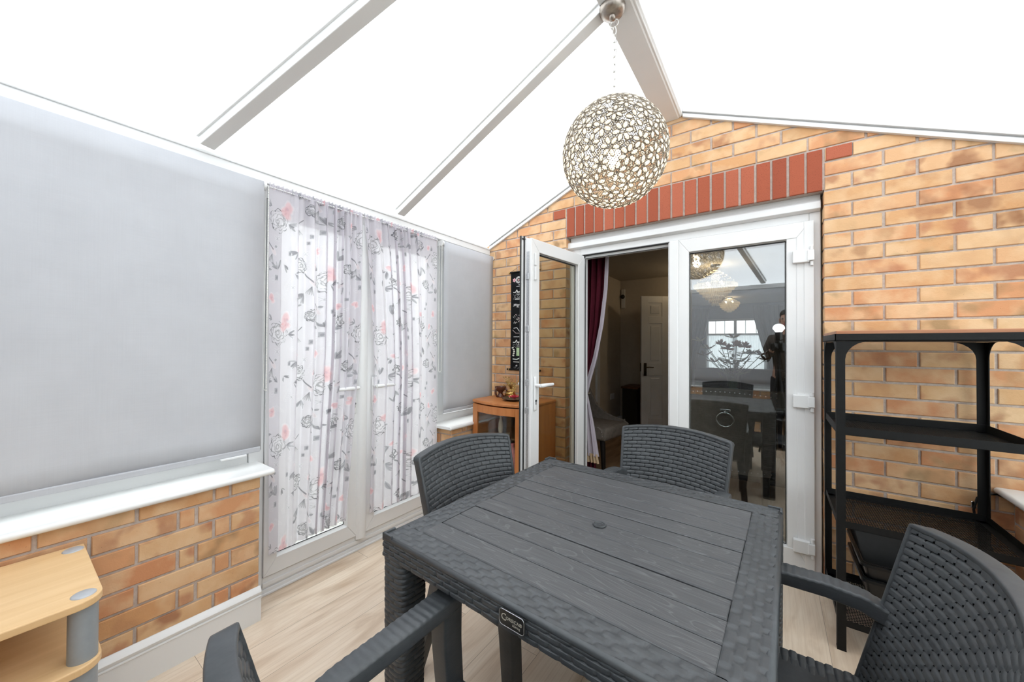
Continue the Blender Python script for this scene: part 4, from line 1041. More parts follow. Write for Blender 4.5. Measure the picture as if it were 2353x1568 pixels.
# ------------------------------------------------------------------ beech stand
TS = thing('media_stand', 'beech effect stand with silver posts under the wide grey blind', 'stand')
M['beech'] = woodmat('beech_veneer', (.66, .42, .20), (.76, .52, .28), (14, 1, 14), .4, 2)
M['beechedge'] = plain('beech_edging', (.68, .42, .19), .4)
M['silver'] = plain('silver_grey_plastic', (.30, .33, .35), .38, .2, var=.03); M['cap'] = plain('grey_cap', (.42, .43, .45), .4, .1)
def board(z, th=.020):
    xa, xb, ya, yb, r = -1.846, -1.425, -.70, .172, .05
    pts = [(xa, ya), (xb-r, ya)]+[(xb-r+r*math.sin(t), ya+r-r*math.cos(t)) for t in [PI/2*k/8 for k in range(9)]]+[(xb-r+r*math.cos(t), yb-r+r*math.sin(t)) for t in [PI/2*k/8 for k in range(9)]]+[(xa, yb)]
    mb = MB(); mb.prism(pts, z-th, z, 'z'); o = mb.build('shelf', ['beech'], TS, bev=.003); return o
for z in (.570, .405, .09): board(z)
for (x, y) in ((-1.81, .146), (-1.470, .138), (-1.80, -.66), (-1.478, -.655)):
    for (za, zb) in ((.0, .07), (.09, .385), (.405, .55)):
        mb = MB(); mb.cyl((x, y, za), (x, y, zb), .0275, 24); mb.build('post', 'silver', TS, smooth=True, auto=40)
    mb = MB(); mb.lathe([(0, .5735), (.020, .573), (.0235, .5705), (.0235, .569)], (x, y, 0), 24); mb.build('post_cap', 'cap', TS, smooth=True, auto=60)

# ------------------------------------------------------------------ display cabinet
CB = thing('display_cabinet', 'teak display cabinet with a bowed top and a glass door in the corner', 'cabinet')
M['teak'] = woodmat('orange_teak', (.42, .145, .042), (.54, .215, .070), (10, 10, 1.2), .35, 2.2)
cx0, cx1, cy0, cy1, ch_ = -1.846, -1.335, 2.100, 2.455, .820
def bow(a, d): return [(cx0+(cx1-cx0)*k/12, cy0-d*math.sin(PI*k/12)-a) for k in range(13)]
mb = MB(); mb.prism(bow(.014, .055)+[(cx1+.008, cy0+.0), (cx1+.008, cy1), (cx0-.004, cy1), (cx0-.004, cy0)], ch_-.022, ch_, 'z'); mb.build('top', 'teak', CB, bev=.006)
mb = MB(); mb.box(cx0, cx0+.018, cy0, cy1, 0, ch_-.022); mb.build('side_panel', 'teak', CB, bev=.002)
mb = MB(); mb.box(cx1-.018, cx1, cy0, cy1, 0, ch_-.022); mb.build('side_panel', 'teak', CB, bev=.002)
mb = MB(); mb.box(cx0+.018, cx1-.018, cy1-.01, cy1, .02, ch_-.022); mb.build('back_panel', plain('dark_cabinet_back', (.045, .030, .022), .6), CB)
for z in (.30, .05, .55):
    mb = MB()
    if z == .55: mb.box(cx0+.02, cx1-.02, cy0+.04, cy1-.012, z, z+.006); mb.build('glass_shelf', 'glass', CB)
    else: mb.prism(bow(-.004, .045)+[(cx1-.018, cy1-.01), (cx0+.018, cy1-.01)], z, z+.02, 'z'); mb.build('shelf', 'teak', CB)
# bowed door frame with a curved pane
def bowstrip(u0, u1, z0, z1, d0, d1, mat, name, parent):
    mb = MB(); n = 10; f = lambda u, d: (cx0+(cx1-cx0)*u, cy0-.050*math.sin(PI*u)-d)
    pts = [f(u0+(u1-u0)*k/n, d1) for k in range(n+1)]+[f(u1-(u1-u0)*k/n, d0) for k in range(n+1)]
    mb.prism(pts, z0, z1, 'z'); return mb.build(name, mat, parent, bev=.002)
dr = empty('door'); dr.parent = CB
bowstrip(.015, .13, .33, .79, -.002, .016, 'teak', 'stile', dr); bowstrip(.81, .985, .33, .79, -.002, .016, 'teak', 'stile', dr)
bowstrip(.13, .81, .33, .375, -.002, .016, 'teak', 'rail', dr); bowstrip(.13, .81, .735, .79, -.002, .016, 'teak', 'rail', dr)
bowstrip(.12, .82, .37, .74, .004, .008, 'glass', 'pane', dr)
bowstrip(.0, .06, 0, .33, -.002, .012, 'teak', 'post', CB); bowstrip(.90, 1.0, 0, .33, -.002, .012, 'teak', 'post', CB); bowstrip(.0, 1.0, .0, .05, .0, .010, 'teak', 'plinth', CB)
# things inside and on the cabinet
M['amber'] = plain('amber_glass', (.55, .33, .06), .2); M['yellow'] = plain('yellow_tin', (.62, .38, .06), .4); M['cream'] = plain('cream_ceramic', (.66, .56, .42), .4); M['brownpot'] = plain('glazed_brown_pottery', (.10, .035, .022), .22, var=.3, bscale=40)
M['gold'] = plain('gold_metal', (.62, .42, .15), .25, 1, var=.2, bscale=80); M['redfl'] = plain('red_petal', (.52, .035, .06), .5, var=.2); M['pinkfl'] = plain('pink_petal', (.72, .22, .24), .5, var=.2); M['greenfl'] = plain('pale_green_figure', (.42, .47, .25), .5, var=.2); M['pewter'] = plain('bronze_plate', (.14, .10, .075), .35, .6)
def lathething(name, label, cat, prof, loc, mat, group=None, seg=20):
    mb = MB(); mb.lathe(prof, (0, 0, 0), seg); o = mb.build(name, mat, smooth=True, auto=50); o.location = loc; return tag(o, label, cat, group)
vase = [(0, 0), (.022, 0), (.028, .03), (.024, .07), (.010, .10), (.013, .12), (0, .12)]
Gc = 'ornaments behind the cabinet glass'
for i, (x, y, s, mat, lab) in enumerate(((-1.745, 2.22, 1.0, 'greenfl', 'pale green ornament behind the cabinet glass, at its left'), (-1.655, 2.28, 1.3, 'cream', 'cream vase in the middle behind the cabinet glass'), (-1.565, 2.22, 1.0, 'pinkfl', 'pink ornament behind the cabinet glass, right of the cream vase'), (-1.475, 2.20, .95, 'yellow', 'yellow bottle behind the cabinet glass'), (-1.415, 2.17, .75, 'cream', 'small cream jar at the right end behind the cabinet glass'), (-1.60, 2.13, .8, 'gold', 'gold ornament standing nearest the cabinet glass'))):
    lathething('ornament', lab, 'ornament', [(r*s*1.1, z*s*1.5) for r, z in vase], (x, y, .32), mat, Gc)
lathething('ornament', 'tall slim cream figure on the glass shelf of the cabinet', 'ornament', [(r*.7, z*1.1) for r, z in vase], (-1.70, 2.25, .556), 'cream', Gc)
lathething('ornament', 'amber bottle on the glass shelf of the cabinet', 'ornament', [(r*.8, z*1.2) for r, z in vase], (-1.50, 2.27, .556), 'amber', Gc)
lathething('jar', 'tall yellow jar in the open bottom of the cabinet', 'jar', [(0, 0), (.036, 0), (.038, .15), (.034, .165), (.034, .18), (0, .182)], (-1.43, 2.14, .07), 'yellow')
lathething('tin', 'round dark tin in the open bottom of the cabinet', 'tin', [(0, 0), (.05, 0), (.05, .09), (0, .092)], (-1.60, 2.25, .07), 'pewter')
# brown pot on the top
PT = thing('pottery_burner', 'brown glazed pottery oil burner on the teak cabinet', 'burner', (-1.742, 2.30, ch_)); PT.scale = (.80, .80, .88)
mb = MB(); mb.lathe([(0, 0), (.036, 0), (.040, .006), (.026, .022), (.020, .036), (.028, .052), (.046, .062), (.056, .076), (.058, .094), (.054, .094), (.051, .078), (.02, .066), (0, .064)], (0, 0, 0), 28); mb.build('body', 'brownpot', PT, smooth=True, auto=60)
for a in (.3, 2.4, 4.5):
    mb = MB(); c, s = math.cos(a), math.sin(a)
    mb.tube([(.050*c, .050*s, .088), (.064*c, .064*s, .066), (.062*c, .062*s, .036), (.048*c, .048*s, .012), (.036*c, .036*s, .003)], [.009, .010, .009, .009, .008], 8); mb.build('strut', 'brownpot', PT, smooth=True)
# gold wire tree
TR = thing('wire_tree_ornament', 'gold wire tree ornament behind the brown pot on the teak cabinet', 'ornament', (-1.715, 2.405, ch_)); TR.scale = (.95, .95, .88)
mb = MB(); mb.lathe([(0, 0), (.03, 0), (.028, .006), (.006, .012), (.004, .06), (0, .06)], (0, 0, 0), 16); mb.build('stem', 'gold', TR, smooth=True)
mb = MB()
for k in range(44):
    a = rng.uniform(-1, 1); h = rng.uniform(.085, .17); x = .085*math.sin(a*2.2)*rng.uniform(.3, 1); y = rng.uniform(-.018, .018)
    mb.tube([(0, 0, .055), (x*.5, y*.5, .06+.5*(h-.06)), (x, y, h)], .0011, 4); mb.torus((x, y, h), .0075, .0013, 10, 4, Matrix.Rotation(PI/2, 4, 'X') @ Matrix.Rotation(rng.random(), 4, 'Y'))
mb.build('branches', 'gold', TR, smooth=True)
# gold swirl bowl
mb = MB()
for k in range(5): mb.torus((0, 0, .012+.010*k), .036+.006*math.sin(k*1.4), .005, 22, 6, Matrix.Rotation(.25*math.sin(k*2), 4, 'X'))
o = mb.build('gold_bowl', 'gold', smooth=True); o.location = (-1.635, 2.285, ch_+.0); tag(o, 'small gold coiled bowl between the brown pot and the plate', 'bowl')
PL = thing('plate', 'round bronze plate with raised rim on the teak cabinet', 'plate', (-1.555, 2.215, ch_))
mb = MB(); mb.lathe([(0, 0), (.05, 0), (.075, .012), (.088, .016), (.088, .020), (.074, .017), (.05, .006), (0, .005)], (0, 0, 0), 36); mb.build('dish', 'pewter', PL, smooth=True, auto=60)
FLW = thing('artificial_flower', 'red and pink artificial flower lying on the bronze plate', 'flower', (-1.545, 2.205, ch_+.006))
for ring_, (n, R, ti, mat) in enumerate(((8, .042, .35, 'redfl'), (7, .032, .8, 'redfl'), (5, .02, 1.2, 'pinkfl'))):
    mb = MB()
    for k in range(n):
        a = 2*PI*k/n+ring_*.4; T = Matrix.Rotation(a, 4, 'Z') @ Matrix.Rotation(-ti, 4, 'Y'); mb.ball(T @ Vector((R*.62, 0, .012)), R*.6, 10, 6, (1, .62, .14), T)
    mb.build('petals', mat, FLW, smooth=True)
mb = MB(); 
for k in range(14): a = k*2.4; mb.tube([(0, 0, .03), (.012*math.cos(a), .012*math.sin(a), .075+.012*(k % 3))], .0009, 4); mb.ball((.012*math.cos(a), .012*math.sin(a), .078+.012*(k % 3)), .004, 6, 4)
mb.build('stamens', 'gold', FLW, smooth=True)

# ------------------------------------------------------------------ chalk art banner on the brick wall
def banner():
    w, h, res = .262, .80, .0016; nu, nv = int(w/res), int(h/res)
    A, line, poly, ell, put = paint(nu, nv, res, 3, True); R = random.Random(5); wh, pk, rd, gn = (.85, .85, .82), (.9, .4, .45), (.6, .12, .12), (.42, .7, .25)
    def scrib(y, x0, x1, amp, w_=.0016, col=wh, f=9):
        xs = np.linspace(x0, x1, 26); poly([(x, y+amp*math.sin(f*40*(x-x0))*R.uniform(.4, 1)) for x in xs], w_, col, .9)
    # flower and the visible start of the rounded heading
    for k in range(5): ell(.033+.010*math.cos(k*1.257), .065+.010*math.sin(k*1.257), .008, .006, k*1.257, pk, .95)
    for rr_ in (.026, .018): poly([(.075+rr_*math.cos(t), .066+rr_*math.sin(t)) for t in np.linspace(.8, 5.5, 22)], .0022, wh, .9)
    ell(.075, .066, .010, .009, 0, rd, .7)
    scrib(.105, .075, .16, .003); scrib(.118, .055, .15, .002)
    def boat(y): 
        poly([(.025, y), (.045, y+.001), (.058, y-.018), (.066, y), (.10, y-.004), (.12, y)], .0030, wh, .9)
        for k in range(14): x = R.uniform(.02, .14); line((x, y+R.uniform(.008, .06)), (x+.03, y+R.uniform(.008, .06)), .0008, (.5, .5, .5), .6)
        for k in range(4): poly([(.07+.018*k+.010*math.cos(t), y+.012+.010*math.sin(t)) for t in np.linspace(0, 6.3, 12)], .0013, wh, .7)
    boat(.165); line((.04, .222), (.20, .226), .0026, wh, .9); ell(.115, .236, .012, .005, .6, wh, .9)
    for k in range(16): ell(R.uniform(.03, .13), .275+R.uniform(-.012, .012), R.uniform(.006, .016), .004, R.uniform(-.4, .4), (.62, .58, .56), .6)
    for k in range(22): 
        x, y = .02+R.random()*.10, .32+R.random()*.10; ell(x, y, .004, .003, R.random()*3, R.choice((wh, (.8, .75, .55), pk, (.6, .65, .5))), .8); line((x, y), (x+.012, y+R.uniform(-.012, .012)), .0008, wh, .6)
    poly([(.115, .37), (.085, .40), (.095, .45), (.13, .452), (.14, .40)], .0016, rd, .8); poly([(.03, .46), (.06, .455), (.09, .49), (.13, .475)], .0022, wh, .8); poly([(.02, .475), (.05, .50), (.10, .50)], .0016, (.75, .45, .45), .7)
    scrib(.53, .03, .20, .0012); boat(.575); scrib(.606, .06, .2, .0015)
    for k in range(5): ell(.028+R.uniform(-.008, .012), .62+.016*k, .011, .006, R.uniform(-.5, .5), (.75, .72, .62), .9)
    j = np.mgrid[0:nv, 0:nu]; X, Y = j[1]*res, j[0]*res
    put(((X > .058) & (X < .15) & (Y > .618) & (Y < .685)).astype(float), gn, .75)
    for k in range(40): ell(R.uniform(.06, .15), R.uniform(.62, .683), .005, .003, R.random()*3, R.choice(((.3, .55, .18), (.65, .85, .45), wh)), .5)
    poly([(.025, .712), (.06, .715), (.10, .700), (.135, .712), (.15, .70)], .0034, (.72, .8, .7), .9); line((.03, .735), (.085, .736), .0026, (.8, .8, .7), .9); ell(.06, .765, .010, .004, .2, wh, .9)
    for k in range(10): x = R.uniform(.03, .2); line((x, R.uniform(.745, .79)), (x+.02, R.uniform(.745, .79)), .0007, (.5, .5, .5), .5)
    P = np.zeros((nv, nu, 3)); u = np.linspace(0, 1, nu)[None, :]; v = np.linspace(0, 1, nv)[:, None]
    P[..., 0] = -1.757+w*u; P[..., 1] = YB-.007+.0015*np.sin(v*5); P[..., 2] = 1.829-h*v
    t = thing('wall_banner', 'black fabric banner with chalk style drawings hanging on the brick wall', 'banner')
    o = gridmesh('cloth', P, 'chalk', t, attr=A); md = o.modifiers.new('thick', 'SOLIDIFY'); md.thickness = .002; md.offset = 0
    mb = MB(); mb.cyl((-1.768, YB-.008, 1.829), (-1.484, YB-.008, 1.829), .006, 10); mb.build('top_rod', 'blackmetal', t, smooth=True, auto=40)
    mb = MB(); mb.cyl((-1.790, YB-.008, 1.030), (-1.470, YB-.008, 1.030), .008, 10); mb.build('bottom_rod', 'blackmetal', t, smooth=True, auto=40)
    mb = MB(); mb.tube([(-1.764, YB-.006, 1.833), (-1.626, YB-.004, 1.895), (-1.488, YB-.006, 1.833)], .0012, 5); mb.build('string', 'brownpot', t)
    for x in (-1.772, -1.480):
        for z in (1.829, 1.030):
            mb = MB(); mb.ball((x, YB-.008, z), .0085, 10, 6); mb.build('finial', 'gold', t, smooth=True)
m, nt, b = newmat('chalk_print'); at = node(nt, 'ShaderNodeAttribute', attribute_name='ink')
lk(nt, mixc(nt, at.outputs['Alpha'], (.008, .008, .009), at.outputs['Color']), b.inputs['Base Color']); b.inputs['Roughness'].default_value = .85; b.inputs['Specular IOR Level'].default_value = .15; M['chalk'] = m
banner()
# ------------------------------------------------------------------ the dining room and lounge seen through the doors
HC, HXL, HXR, HYF, HYP = 2.27, -1.98, 1.70, 10.5, 5.80
mb = MB(); mb.box(HXL-.1, HXR+.1, YB+.10, HYF+.1, -.06, .0); struct(mb.build('floor', 'floor2'), 'brown wood floor of the dining room', 'floor')
mb = MB(); mb.box(HXL-.1, HXR+.1, YB+.13, HYF+.1, HC, HC+.08); struct(mb.build('ceiling', 'wceil'), 'white ceiling of the dining room', 'ceiling')
mb = MB(); mb.box(HXL-.1, -1.27, YB+.11, YB+.26, 0, HC); mb.box(.225, HXR+.1, YB+.11, YB+.26, 0, HC); mb.box(-1.27, .225, YB+.155, YB+.26, 2.0, HC); struct(mb.build('wall_front', 'plaster'), 'cream dining room side of the house wall', 'wall')
mb = MB(); mb.box(HXL-.1, HXL, YB+.26, HYF, 0, HC); struct(mb.build('wall_left', 'plaster'), 'cream left wall of the dining room', 'wall')
mb = MB(); mb.box(HXR, HXR+.1, YB+.26, HYF, 0, HC); struct(mb.build('wall_right', 'plaster'), 'cream right wall of the dining room', 'wall')
mb = MB(); mb.box(HXL, -.95, HYP, HYP+.10, 0, HC); struct(mb.build('wall_back', 'plaster'), 'cream partition wall behind the white panelled door', 'wall')
M['greywall'] = plain('grey_wall', (.36, .38, .39), .8, var=.03)
WX0, WX1, WZ0, WZ1 = -1.37, -.08, .61, 1.91
mb = MB(); mb.box(HXL-.1, WX0, HYF, HYF+.12, 0, HC); mb.box(WX1, HXR+.1, HYF, HYF+.12, 0, HC); mb.box(WX0, WX1, HYF, HYF+.12, 0, WZ0); mb.box(WX0, WX1, HYF, HYF+.12, WZ1, HC); struct(mb.build('wall_back', 'greywall'), 'grey lounge wall round the far window', 'wall')
w5 = struct(empty('window_5'), 'white lounge window with a centre mullion and top lights', 'window')
mb = MB(); y0, y1 = HYF+.02, HYF+.08
mb.box(WX0, WX1, y0, y1, WZ0, WZ0+.05); mb.box(WX0, WX1, y0, y1, WZ1-.05, WZ1)
for c in (WX0, -.755, WX1-.06): mb.box(c, c+.06, y0+.002, y1-.002, WZ0+.049, WZ1-.049)
mb.box(WX0+.06, WX1-.06, y0+.004, y1-.004, 1.50, 1.55)
for c in (-1.16, -.96, -.52, -.30): mb.box(c, c+.014, y0+.02, y1-.02, 1.549, WZ1-.049)
mb.build('frame', 'upvc', w5); mb = MB(); mb.box(WX0, WX1, HYF+.045, HYF+.05, WZ0, WZ1); mb.build('glass', 'glass', w5)
mb = MB(); mb.box(WX0-.06, WX1+.06, HYF-.16, HYF+.02, WZ0-.03, WZ0); trim(mb, 'gloss', 'white sill below the far lounge window', 'window sill', bev=.004)
mb = MB(); mb.box(HXL, HXL+.02, 4.80, 4.90, 0, 2.0); mb.box(HXL, HXL+.03, 4.78, 4.80, 0, 2.02); trim(mb, 'gloss', 'pale upright door casing on the dining room left wall', 'door casing')
mb = MB(); mb.box(HXL, HXL+.016, 4.90, HYP, 0, .11); mb.box(HXL, -.95, HYP-.016, HYP, 0, .11); struct(mb.build('baseboard_left', 'gloss'), 'white skirting of the dining room', 'skirting board')
M['hedge'] = plain('hedge_green', (.10, .16, .05), .9, var=.6, bscale=12, bstr=1); M['housebrick'] = plain('pink_brick', (.45, .25, .19), .9, var=.2, bscale=12)
# six panel door
d3 = struct(empty('door_3', (-.955, 5.70, .008), PI+math.radians(38)), 'white six panel interior door standing open', 'door')
mb = MB(); LW_, LH_ = .70, 1.925
mb.box(0, LW_, -.010, .010, 0, LH_)
xs = [0, .10, .30, .40, .60, .70]; zs = [(0, .20), (.20, .80), (.80, .98), (.98, 1.54), (1.54, 1.64), (1.64, 1.83), (1.83, LH_)]
mb.box(0, .10, -.018, .018, 0, LH_); mb.box(.60, .70, -.018, .018, 0, LH_); mb.box(.30, .40, -.018, .018, 0, LH_)
for a, b in ((0, .20), (.80, .98), (1.54, 1.64), (1.83, LH_)): mb.box(.10, .30, -.018, .018, a, b); mb.box(.40, .60, -.018, .018, a, b)
for a, b in ((.20, .80), (.98, 1.54), (1.64, 1.83)):
    for x in (.10, .40): mb.box(x+.035, x+.165, -.017, .017, a+.035, b-.035, bev=.005, seg=1)
mb.build('leaf', 'gloss', d3, bev=.003)
M['brass'] = plain('dark_brass', (.10, .075, .05), .35, .9)
for sg in (-1, 1):
    mb = MB(); mb.box(.625, .665, *sorted((sg*.018, sg*.026)), .80, .98, bev=.003); mb.cyl((.645, sg*.02, .92), (.645, sg*.06, .92), .008, 10); mb.tube([(.645, sg*.058, .92), (.60, sg*.06, .922), (.54, sg*.058, .918)], [.009, .008, .007], 8); mb.build('handle', 'brass', d3, smooth=True, auto=40)
mb = MB(); mb.box(.699, .703, -.012, .012, .86, .98); mb.build('latch', 'brass', d3)
# low cabinet, socket, wall box
M['darkwood'] = plain('black_brown_cabinet', (.012, .010, .009), .4); M['cabtop'] = woodmat('mahogany_top', (.11, .04, .018), (.17, .07, .03), (10, 1, 10))
CBL = thing('sideboard', 'low black cabinet with a mahogany top beside the panelled door', 'sideboard')
mb = MB(); mb.box(-1.80, -1.58, 5.36, 5.77, 0, .60); mb.build('body', 'darkwood', CBL, bev=.004)
mb = MB(); mb.box(-1.815, -1.565, 5.345, 5.78, .60, .63); mb.build('top', 'cabtop', CBL, bev=.006)
mb = MB(); mb.box(-1.79, -1.59, 5.350, 5.36, .03, .58); mb.build('door', 'darkwood', CBL, bev=.003)
SO = thing('wall_socket', 'white double socket low on the dining room left wall', 'socket', (HXL, 5.43, .46))
mb = MB(); mb.box(0, .010, -.075, .075, -.045, .045, bev=.003); mb.build('faceplate', 'upvc', SO)
for y in (-.04, .04): mb = MB(); mb.box(.009, .0125, y-.008, y+.008, .012, .03); mb.build('switch', 'cord', SO)
WBX = thing('wall_box', 'slim white box with a black knob high up in the dining room corner', 'wall box', (-1.93, HYP, 1.98))
mb = MB(); mb.box(-.028, .028, -.03, 0, -.15, .15, bev=.004); mb.build('casing', 'upvc', WBX); mb = MB(); mb.ball((.0, -.045, .03), .034, 14, 8); mb.build('knob', 'gasket', WBX, smooth=True)
# maroon drape with a white lined edge and tie
M['maroon'] = fabric('maroon_satin', (.105, .018, .030), .08, var=.2); M['lilac'] = fabric('lilac_voile', (.66, .60, .66), .35, .06); M['lacegold'] = fabric('gold_lace', (.60, .44, .28), .2)
def drape(rows, mat, name, parent, y, nf, amp, n=70):
    """rows: (z, xleft, xright)"""
    zz = [r[0] for r in rows]; nz = 60; P = np.zeros((nz, n, 3)); zs_ = np.linspace(zz[0], zz[-1], nz)
    xl = np.interp(-zs_, [-a for a in zz], [r[1] for r in rows]); xr = np.interp(-zs_, [-a for a in zz], [r[2] for r in rows]); s = np.linspace(0, 1, n)[None, :]
    P[..., 0] = xl[:, None]+(xr-xl)[:, None]*s; k = np.clip((xr-xl)/.2, .25, 1)[:, None]
    P[..., 1] = y+amp*np.sin(2*PI*nf*s+.6)*k+amp*.35*np.sin(2*PI*nf*2.3*s)*k; P[..., 2] = zs_[:, None]+0*s
    o = gridmesh(name, P, mat, parent); md = o.modifiers.new('t', 'SOLIDIFY'); md.thickness = .002; md.offset = 0; return o
DRP = thing('tied_curtain', 'maroon curtain tied back at the left of the open house door', 'curtain')
edge_ = [(2.03, -1.022), (1.88, -1.032), (1.67, -1.042), (1.40, -1.075), (1.14, -1.128), (.97, -1.178), (.84, -1.212)]
drape([(z, -1.262, x-.022) for z, x in edge_], 'maroon', 'cloth', DRP, YB+.325, 4, .022)
drape([(.84, -1.262, -1.235), (.60, -1.262, -1.20), (.33, -1.262, -1.165), (.02, -1.262, -1.125)], 'maroon', 'skirt', DRP, YB+.33, 4, .020)
LN = thing('voile_curtain', 'pale lilac sheer with gold lace hem hanging beside the maroon curtain', 'curtain')
drape([(z, x-.020, x+.010+.012*max(0, (1.6-z))) for z, x in edge_], 'lilac', 'edge_cloth', LN, YB+.262, 1.2, .006, 30)
drape([(.84, -1.24, -1.190), (.60, -1.255, -1.138), (.36, -1.26, -1.098)], 'lilac', 'skirt', LN, YB+.255, 3.2, .012)
drape([(.38, -1.255, -1.108), (.31, -1.255, -1.092)], 'lacegold', 'lace_hem', LN, YB+.253, 6, .010)
mb = MB(); mb.torus((-1.225, YB+.30, .845), .028, .007, 18, 6, sx=1.1); 
for k in range(9): mb.ball((-1.225+.031*math.cos(k*.7), YB+.30+.03*math.sin(k*.7), .845), .008, 8, 5)
tag(mb.build('curtain_tieback', 'chrome', smooth=True), 'silver beaded tieback gathering the maroon curtain', 'tieback')
# lounge curtains and net
M['greydrape'] = fabric('grey_drape', (.30, .31, .31), .15)
for lab, rows in (('grey lounge curtain tied to the left of the far window', [(2.2, -1.93, -1.27), (1.9, -1.93, -1.30), (1.3, -1.92, -1.44), (.75, -1.90, -1.58), (.4, -1.92, -1.52), (.03, -1.92, -1.48)]),
                  ('grey lounge curtain tied to the right of the far window', [(2.2, -.36, .55), (1.9, -.34, .55), (1.3, -.20, .54), (.75, -.04, .5), (.4, -.05, .52), (.03, -.05, .54)])):
    t = thing('drape', lab, 'curtain'); drape(rows, 'greydrape', 'cloth', t, HYF-.10, 7, .03)
M['net'] = fabric('white_net', (.85, .86, .88), .5, .45)
NT = thing('net_curtain', 'white net curtain across the lower part of the far lounge window', 'curtain'); drape([(1.50, WX0+.02, WX1-.02), (WZ0+.01, WX0+.02, WX1-.02)], 'net', 'cloth', NT, HYF-.025, 22, .012, 160)
# dining table
M['tabletop'] = plain('grey_glass_top', (.40, .42, .42), .12, spec=.6, var=.02); M['blackgloss'] = plain('black_gloss', (.015, .015, .016), .25)
DT = thing('dining_table', 'grey topped dining table under the crystal chandelier', 'table', (-.12, 4.42, 0))
mb = MB(); mb.box(-.62, .62, -.66, .70, .70, .72, bev=.006); mb.build('top', 'tabletop', DT)
mb = MB(); mb.box(-.40, .40, -.45, .45, 0, .03, bev=.006); mb.build('base', 'blackgloss', DT)
mb = MB(); mb.box(-.16, .16, -.2, .2, .03, .70, bev=.01); mb.build('pedestal', 'blackgloss', DT)
# upholstered chairs
M['blackfab2'] = plain('black_chair_fabric', (.016, .017, .019), .7); M['velvet'] = plain('taupe_velvet', (.23, .195, .165), .8, spec=.2, var=.15, bscale=30); M['chleg'] = plain('black_chair_leg', (.012, .010, .010), .4)
def upchair(label, loc, rz, velvet='velvet', group='studded upholstered chairs in the dining room'):
    t = thing('upholstered_chair', label, 'chair', loc, rz, group)
    mb = MB(); mb.box(-.235, .235, -.20, .255, .33, .455, bev=.035, seg=3); mb.build('seat', velvet, t, smooth=True)
    n, m_ = 13, 16; A = np.zeros((m_, n, 3)); Bk = np.zeros((m_, n, 3))
    for i in range(m_):
        for j in range(n):
            s = -1+2*j/(n-1); v = i/(m_-1); bow_ = .05*(1-s*s); x = s*(.235+.03*v); z = .33+.58*v-.022*v*(s*s)
            y = -.20-.10*v**1.5-bow_; A[i, j] = (x, y, z); Bk[i, j] = (x, y-.065+.03*v, z)
    top = np.stack([A[-1], Bk[-1]]); side1 = np.stack([A[:, 0], Bk[:, 0]], 1); side2 = np.stack([A[:, -1], Bk[:, -1]], 1)
    grids('backrest', [(A, None), (Bk, None), (top, None), (side1, None), (side2, None)], velvet, t)
    for sg in (-1, 1):
        pts = [(-.30, .88), (-.265, .89), (-.20, .74), (-.12, .60), (-.02, .52), (.10, .485), (.20, .47), (.245, .44), (.245, .36), (-.20, .345), (-.24, .50)]
        mb = MB(); mb.prism(pts, *sorted((sg*.232, sg*.262)), 'x'); mb.build('wing', velvet, t, bev=.008, smooth=False)
        for y, b_ in ((.215, .23), (-.20, -.27)):
            mb = MB(); mb.tube([(sg*.205, y, .34), (sg*.205, b_, 0)], [.026, .018], 8); mb.build('leg', 'chleg', t, smooth=True, auto=50)
    mb = MB()
    for k in range(21): s = -1+2*k/20; mb.ball((s*.262, -.335-.05*(1-s*s)+.0, .885-.022*s*s+.0), .0062, 6, 4)
    for k in range(15): s = -1+2*k/14; mb.ball((s*.236, -.268-.05*(1-s*s), .352), .0055, 6, 4)
    for sg in (-1, 1):
        for (a, b) in ((-.262, .885), (-.235, .82), (-.20, .74), (-.165, .67), (-.12, .60), (-.07, .555), (-.02, .52), (.04, .50), (.10, .485), (.15, .477), (.20, .47), (.24, .43), (.245, .39)): mb.ball((sg*.263, a, b), .0058, 6, 4)
    mb.build('studs', 'chrome', t, smooth=True)
    mb = MB(); yb = -.365; mb.box(-.030, .030, yb-.014, yb+.012, .755, .772, bev=.003); mb.tube([(0, yb-.006, .758), (0, yb-.018, .748), (0, yb-.012, .738)], .008, 8); mb.torus((0, yb-.016, .70), .047, .0052, 28, 8, Matrix.Rotation(PI/2, 4, 'X')); mb.build('ring_knocker', 'chrome', t, smooth=True)
    return t
uc = upchair('taupe studded chair with a ring knocker, its back to the glass door', (-.262, 3.30, 0), 0); uc.scale = (1.10, 1.0, 1.03)
Gu = 'studded upholstered chairs in the dining room'
dup(uc, (-1.47, 3.52, 0), -PI/2-.15, 'taupe studded chair seen side on beside the maroon curtain', Gu).scale = (1, 1, 1)
dup(uc, (.38, 3.30, 0), .1, 'taupe studded chair at the right near side of the dining table', Gu)
bc = upchair('black chair behind the flower vase at the far side of the dining table', (-.12, 5.75, 0), PI, 'blackfab2', 'black chairs at the far side of the dining table')
dup(bc, (-.70, 5.75, 0), PI, 'black chair at the far left corner of the dining table', 'black chairs at the far side of the dining table')
SF = thing('sofa', 'black sofa standing in the lounge before the far window', 'sofa', (-.1, 8.7, 0))
M['blackfab'] = plain('black_upholstery', (.016, .017, .019), .7)
mb = MB(); mb.box(-.62, .62, -.40, .35, .08, .42, bev=.04, seg=3); mb.build('base', 'blackfab', SF, smooth=True)
mb = MB(); mb.box(-.62, .62, -.45, -.25, .35, .80, bev=.05, seg=3); mb.build('backrest', 'blackfab', SF, smooth=True)
for x in (-.70, .58): mb = MB(); mb.box(x, x+.14, -.42, .35, .06, .60, bev=.04, seg=3); mb.build('armrest', 'blackfab', SF, smooth=True)
for x in (-.6, .6):
    for y in (-.35, .3): mb = MB(); mb.cyl((x, y, 0), (x, y, .09), .025, 10); mb.build('foot', 'chleg', SF)
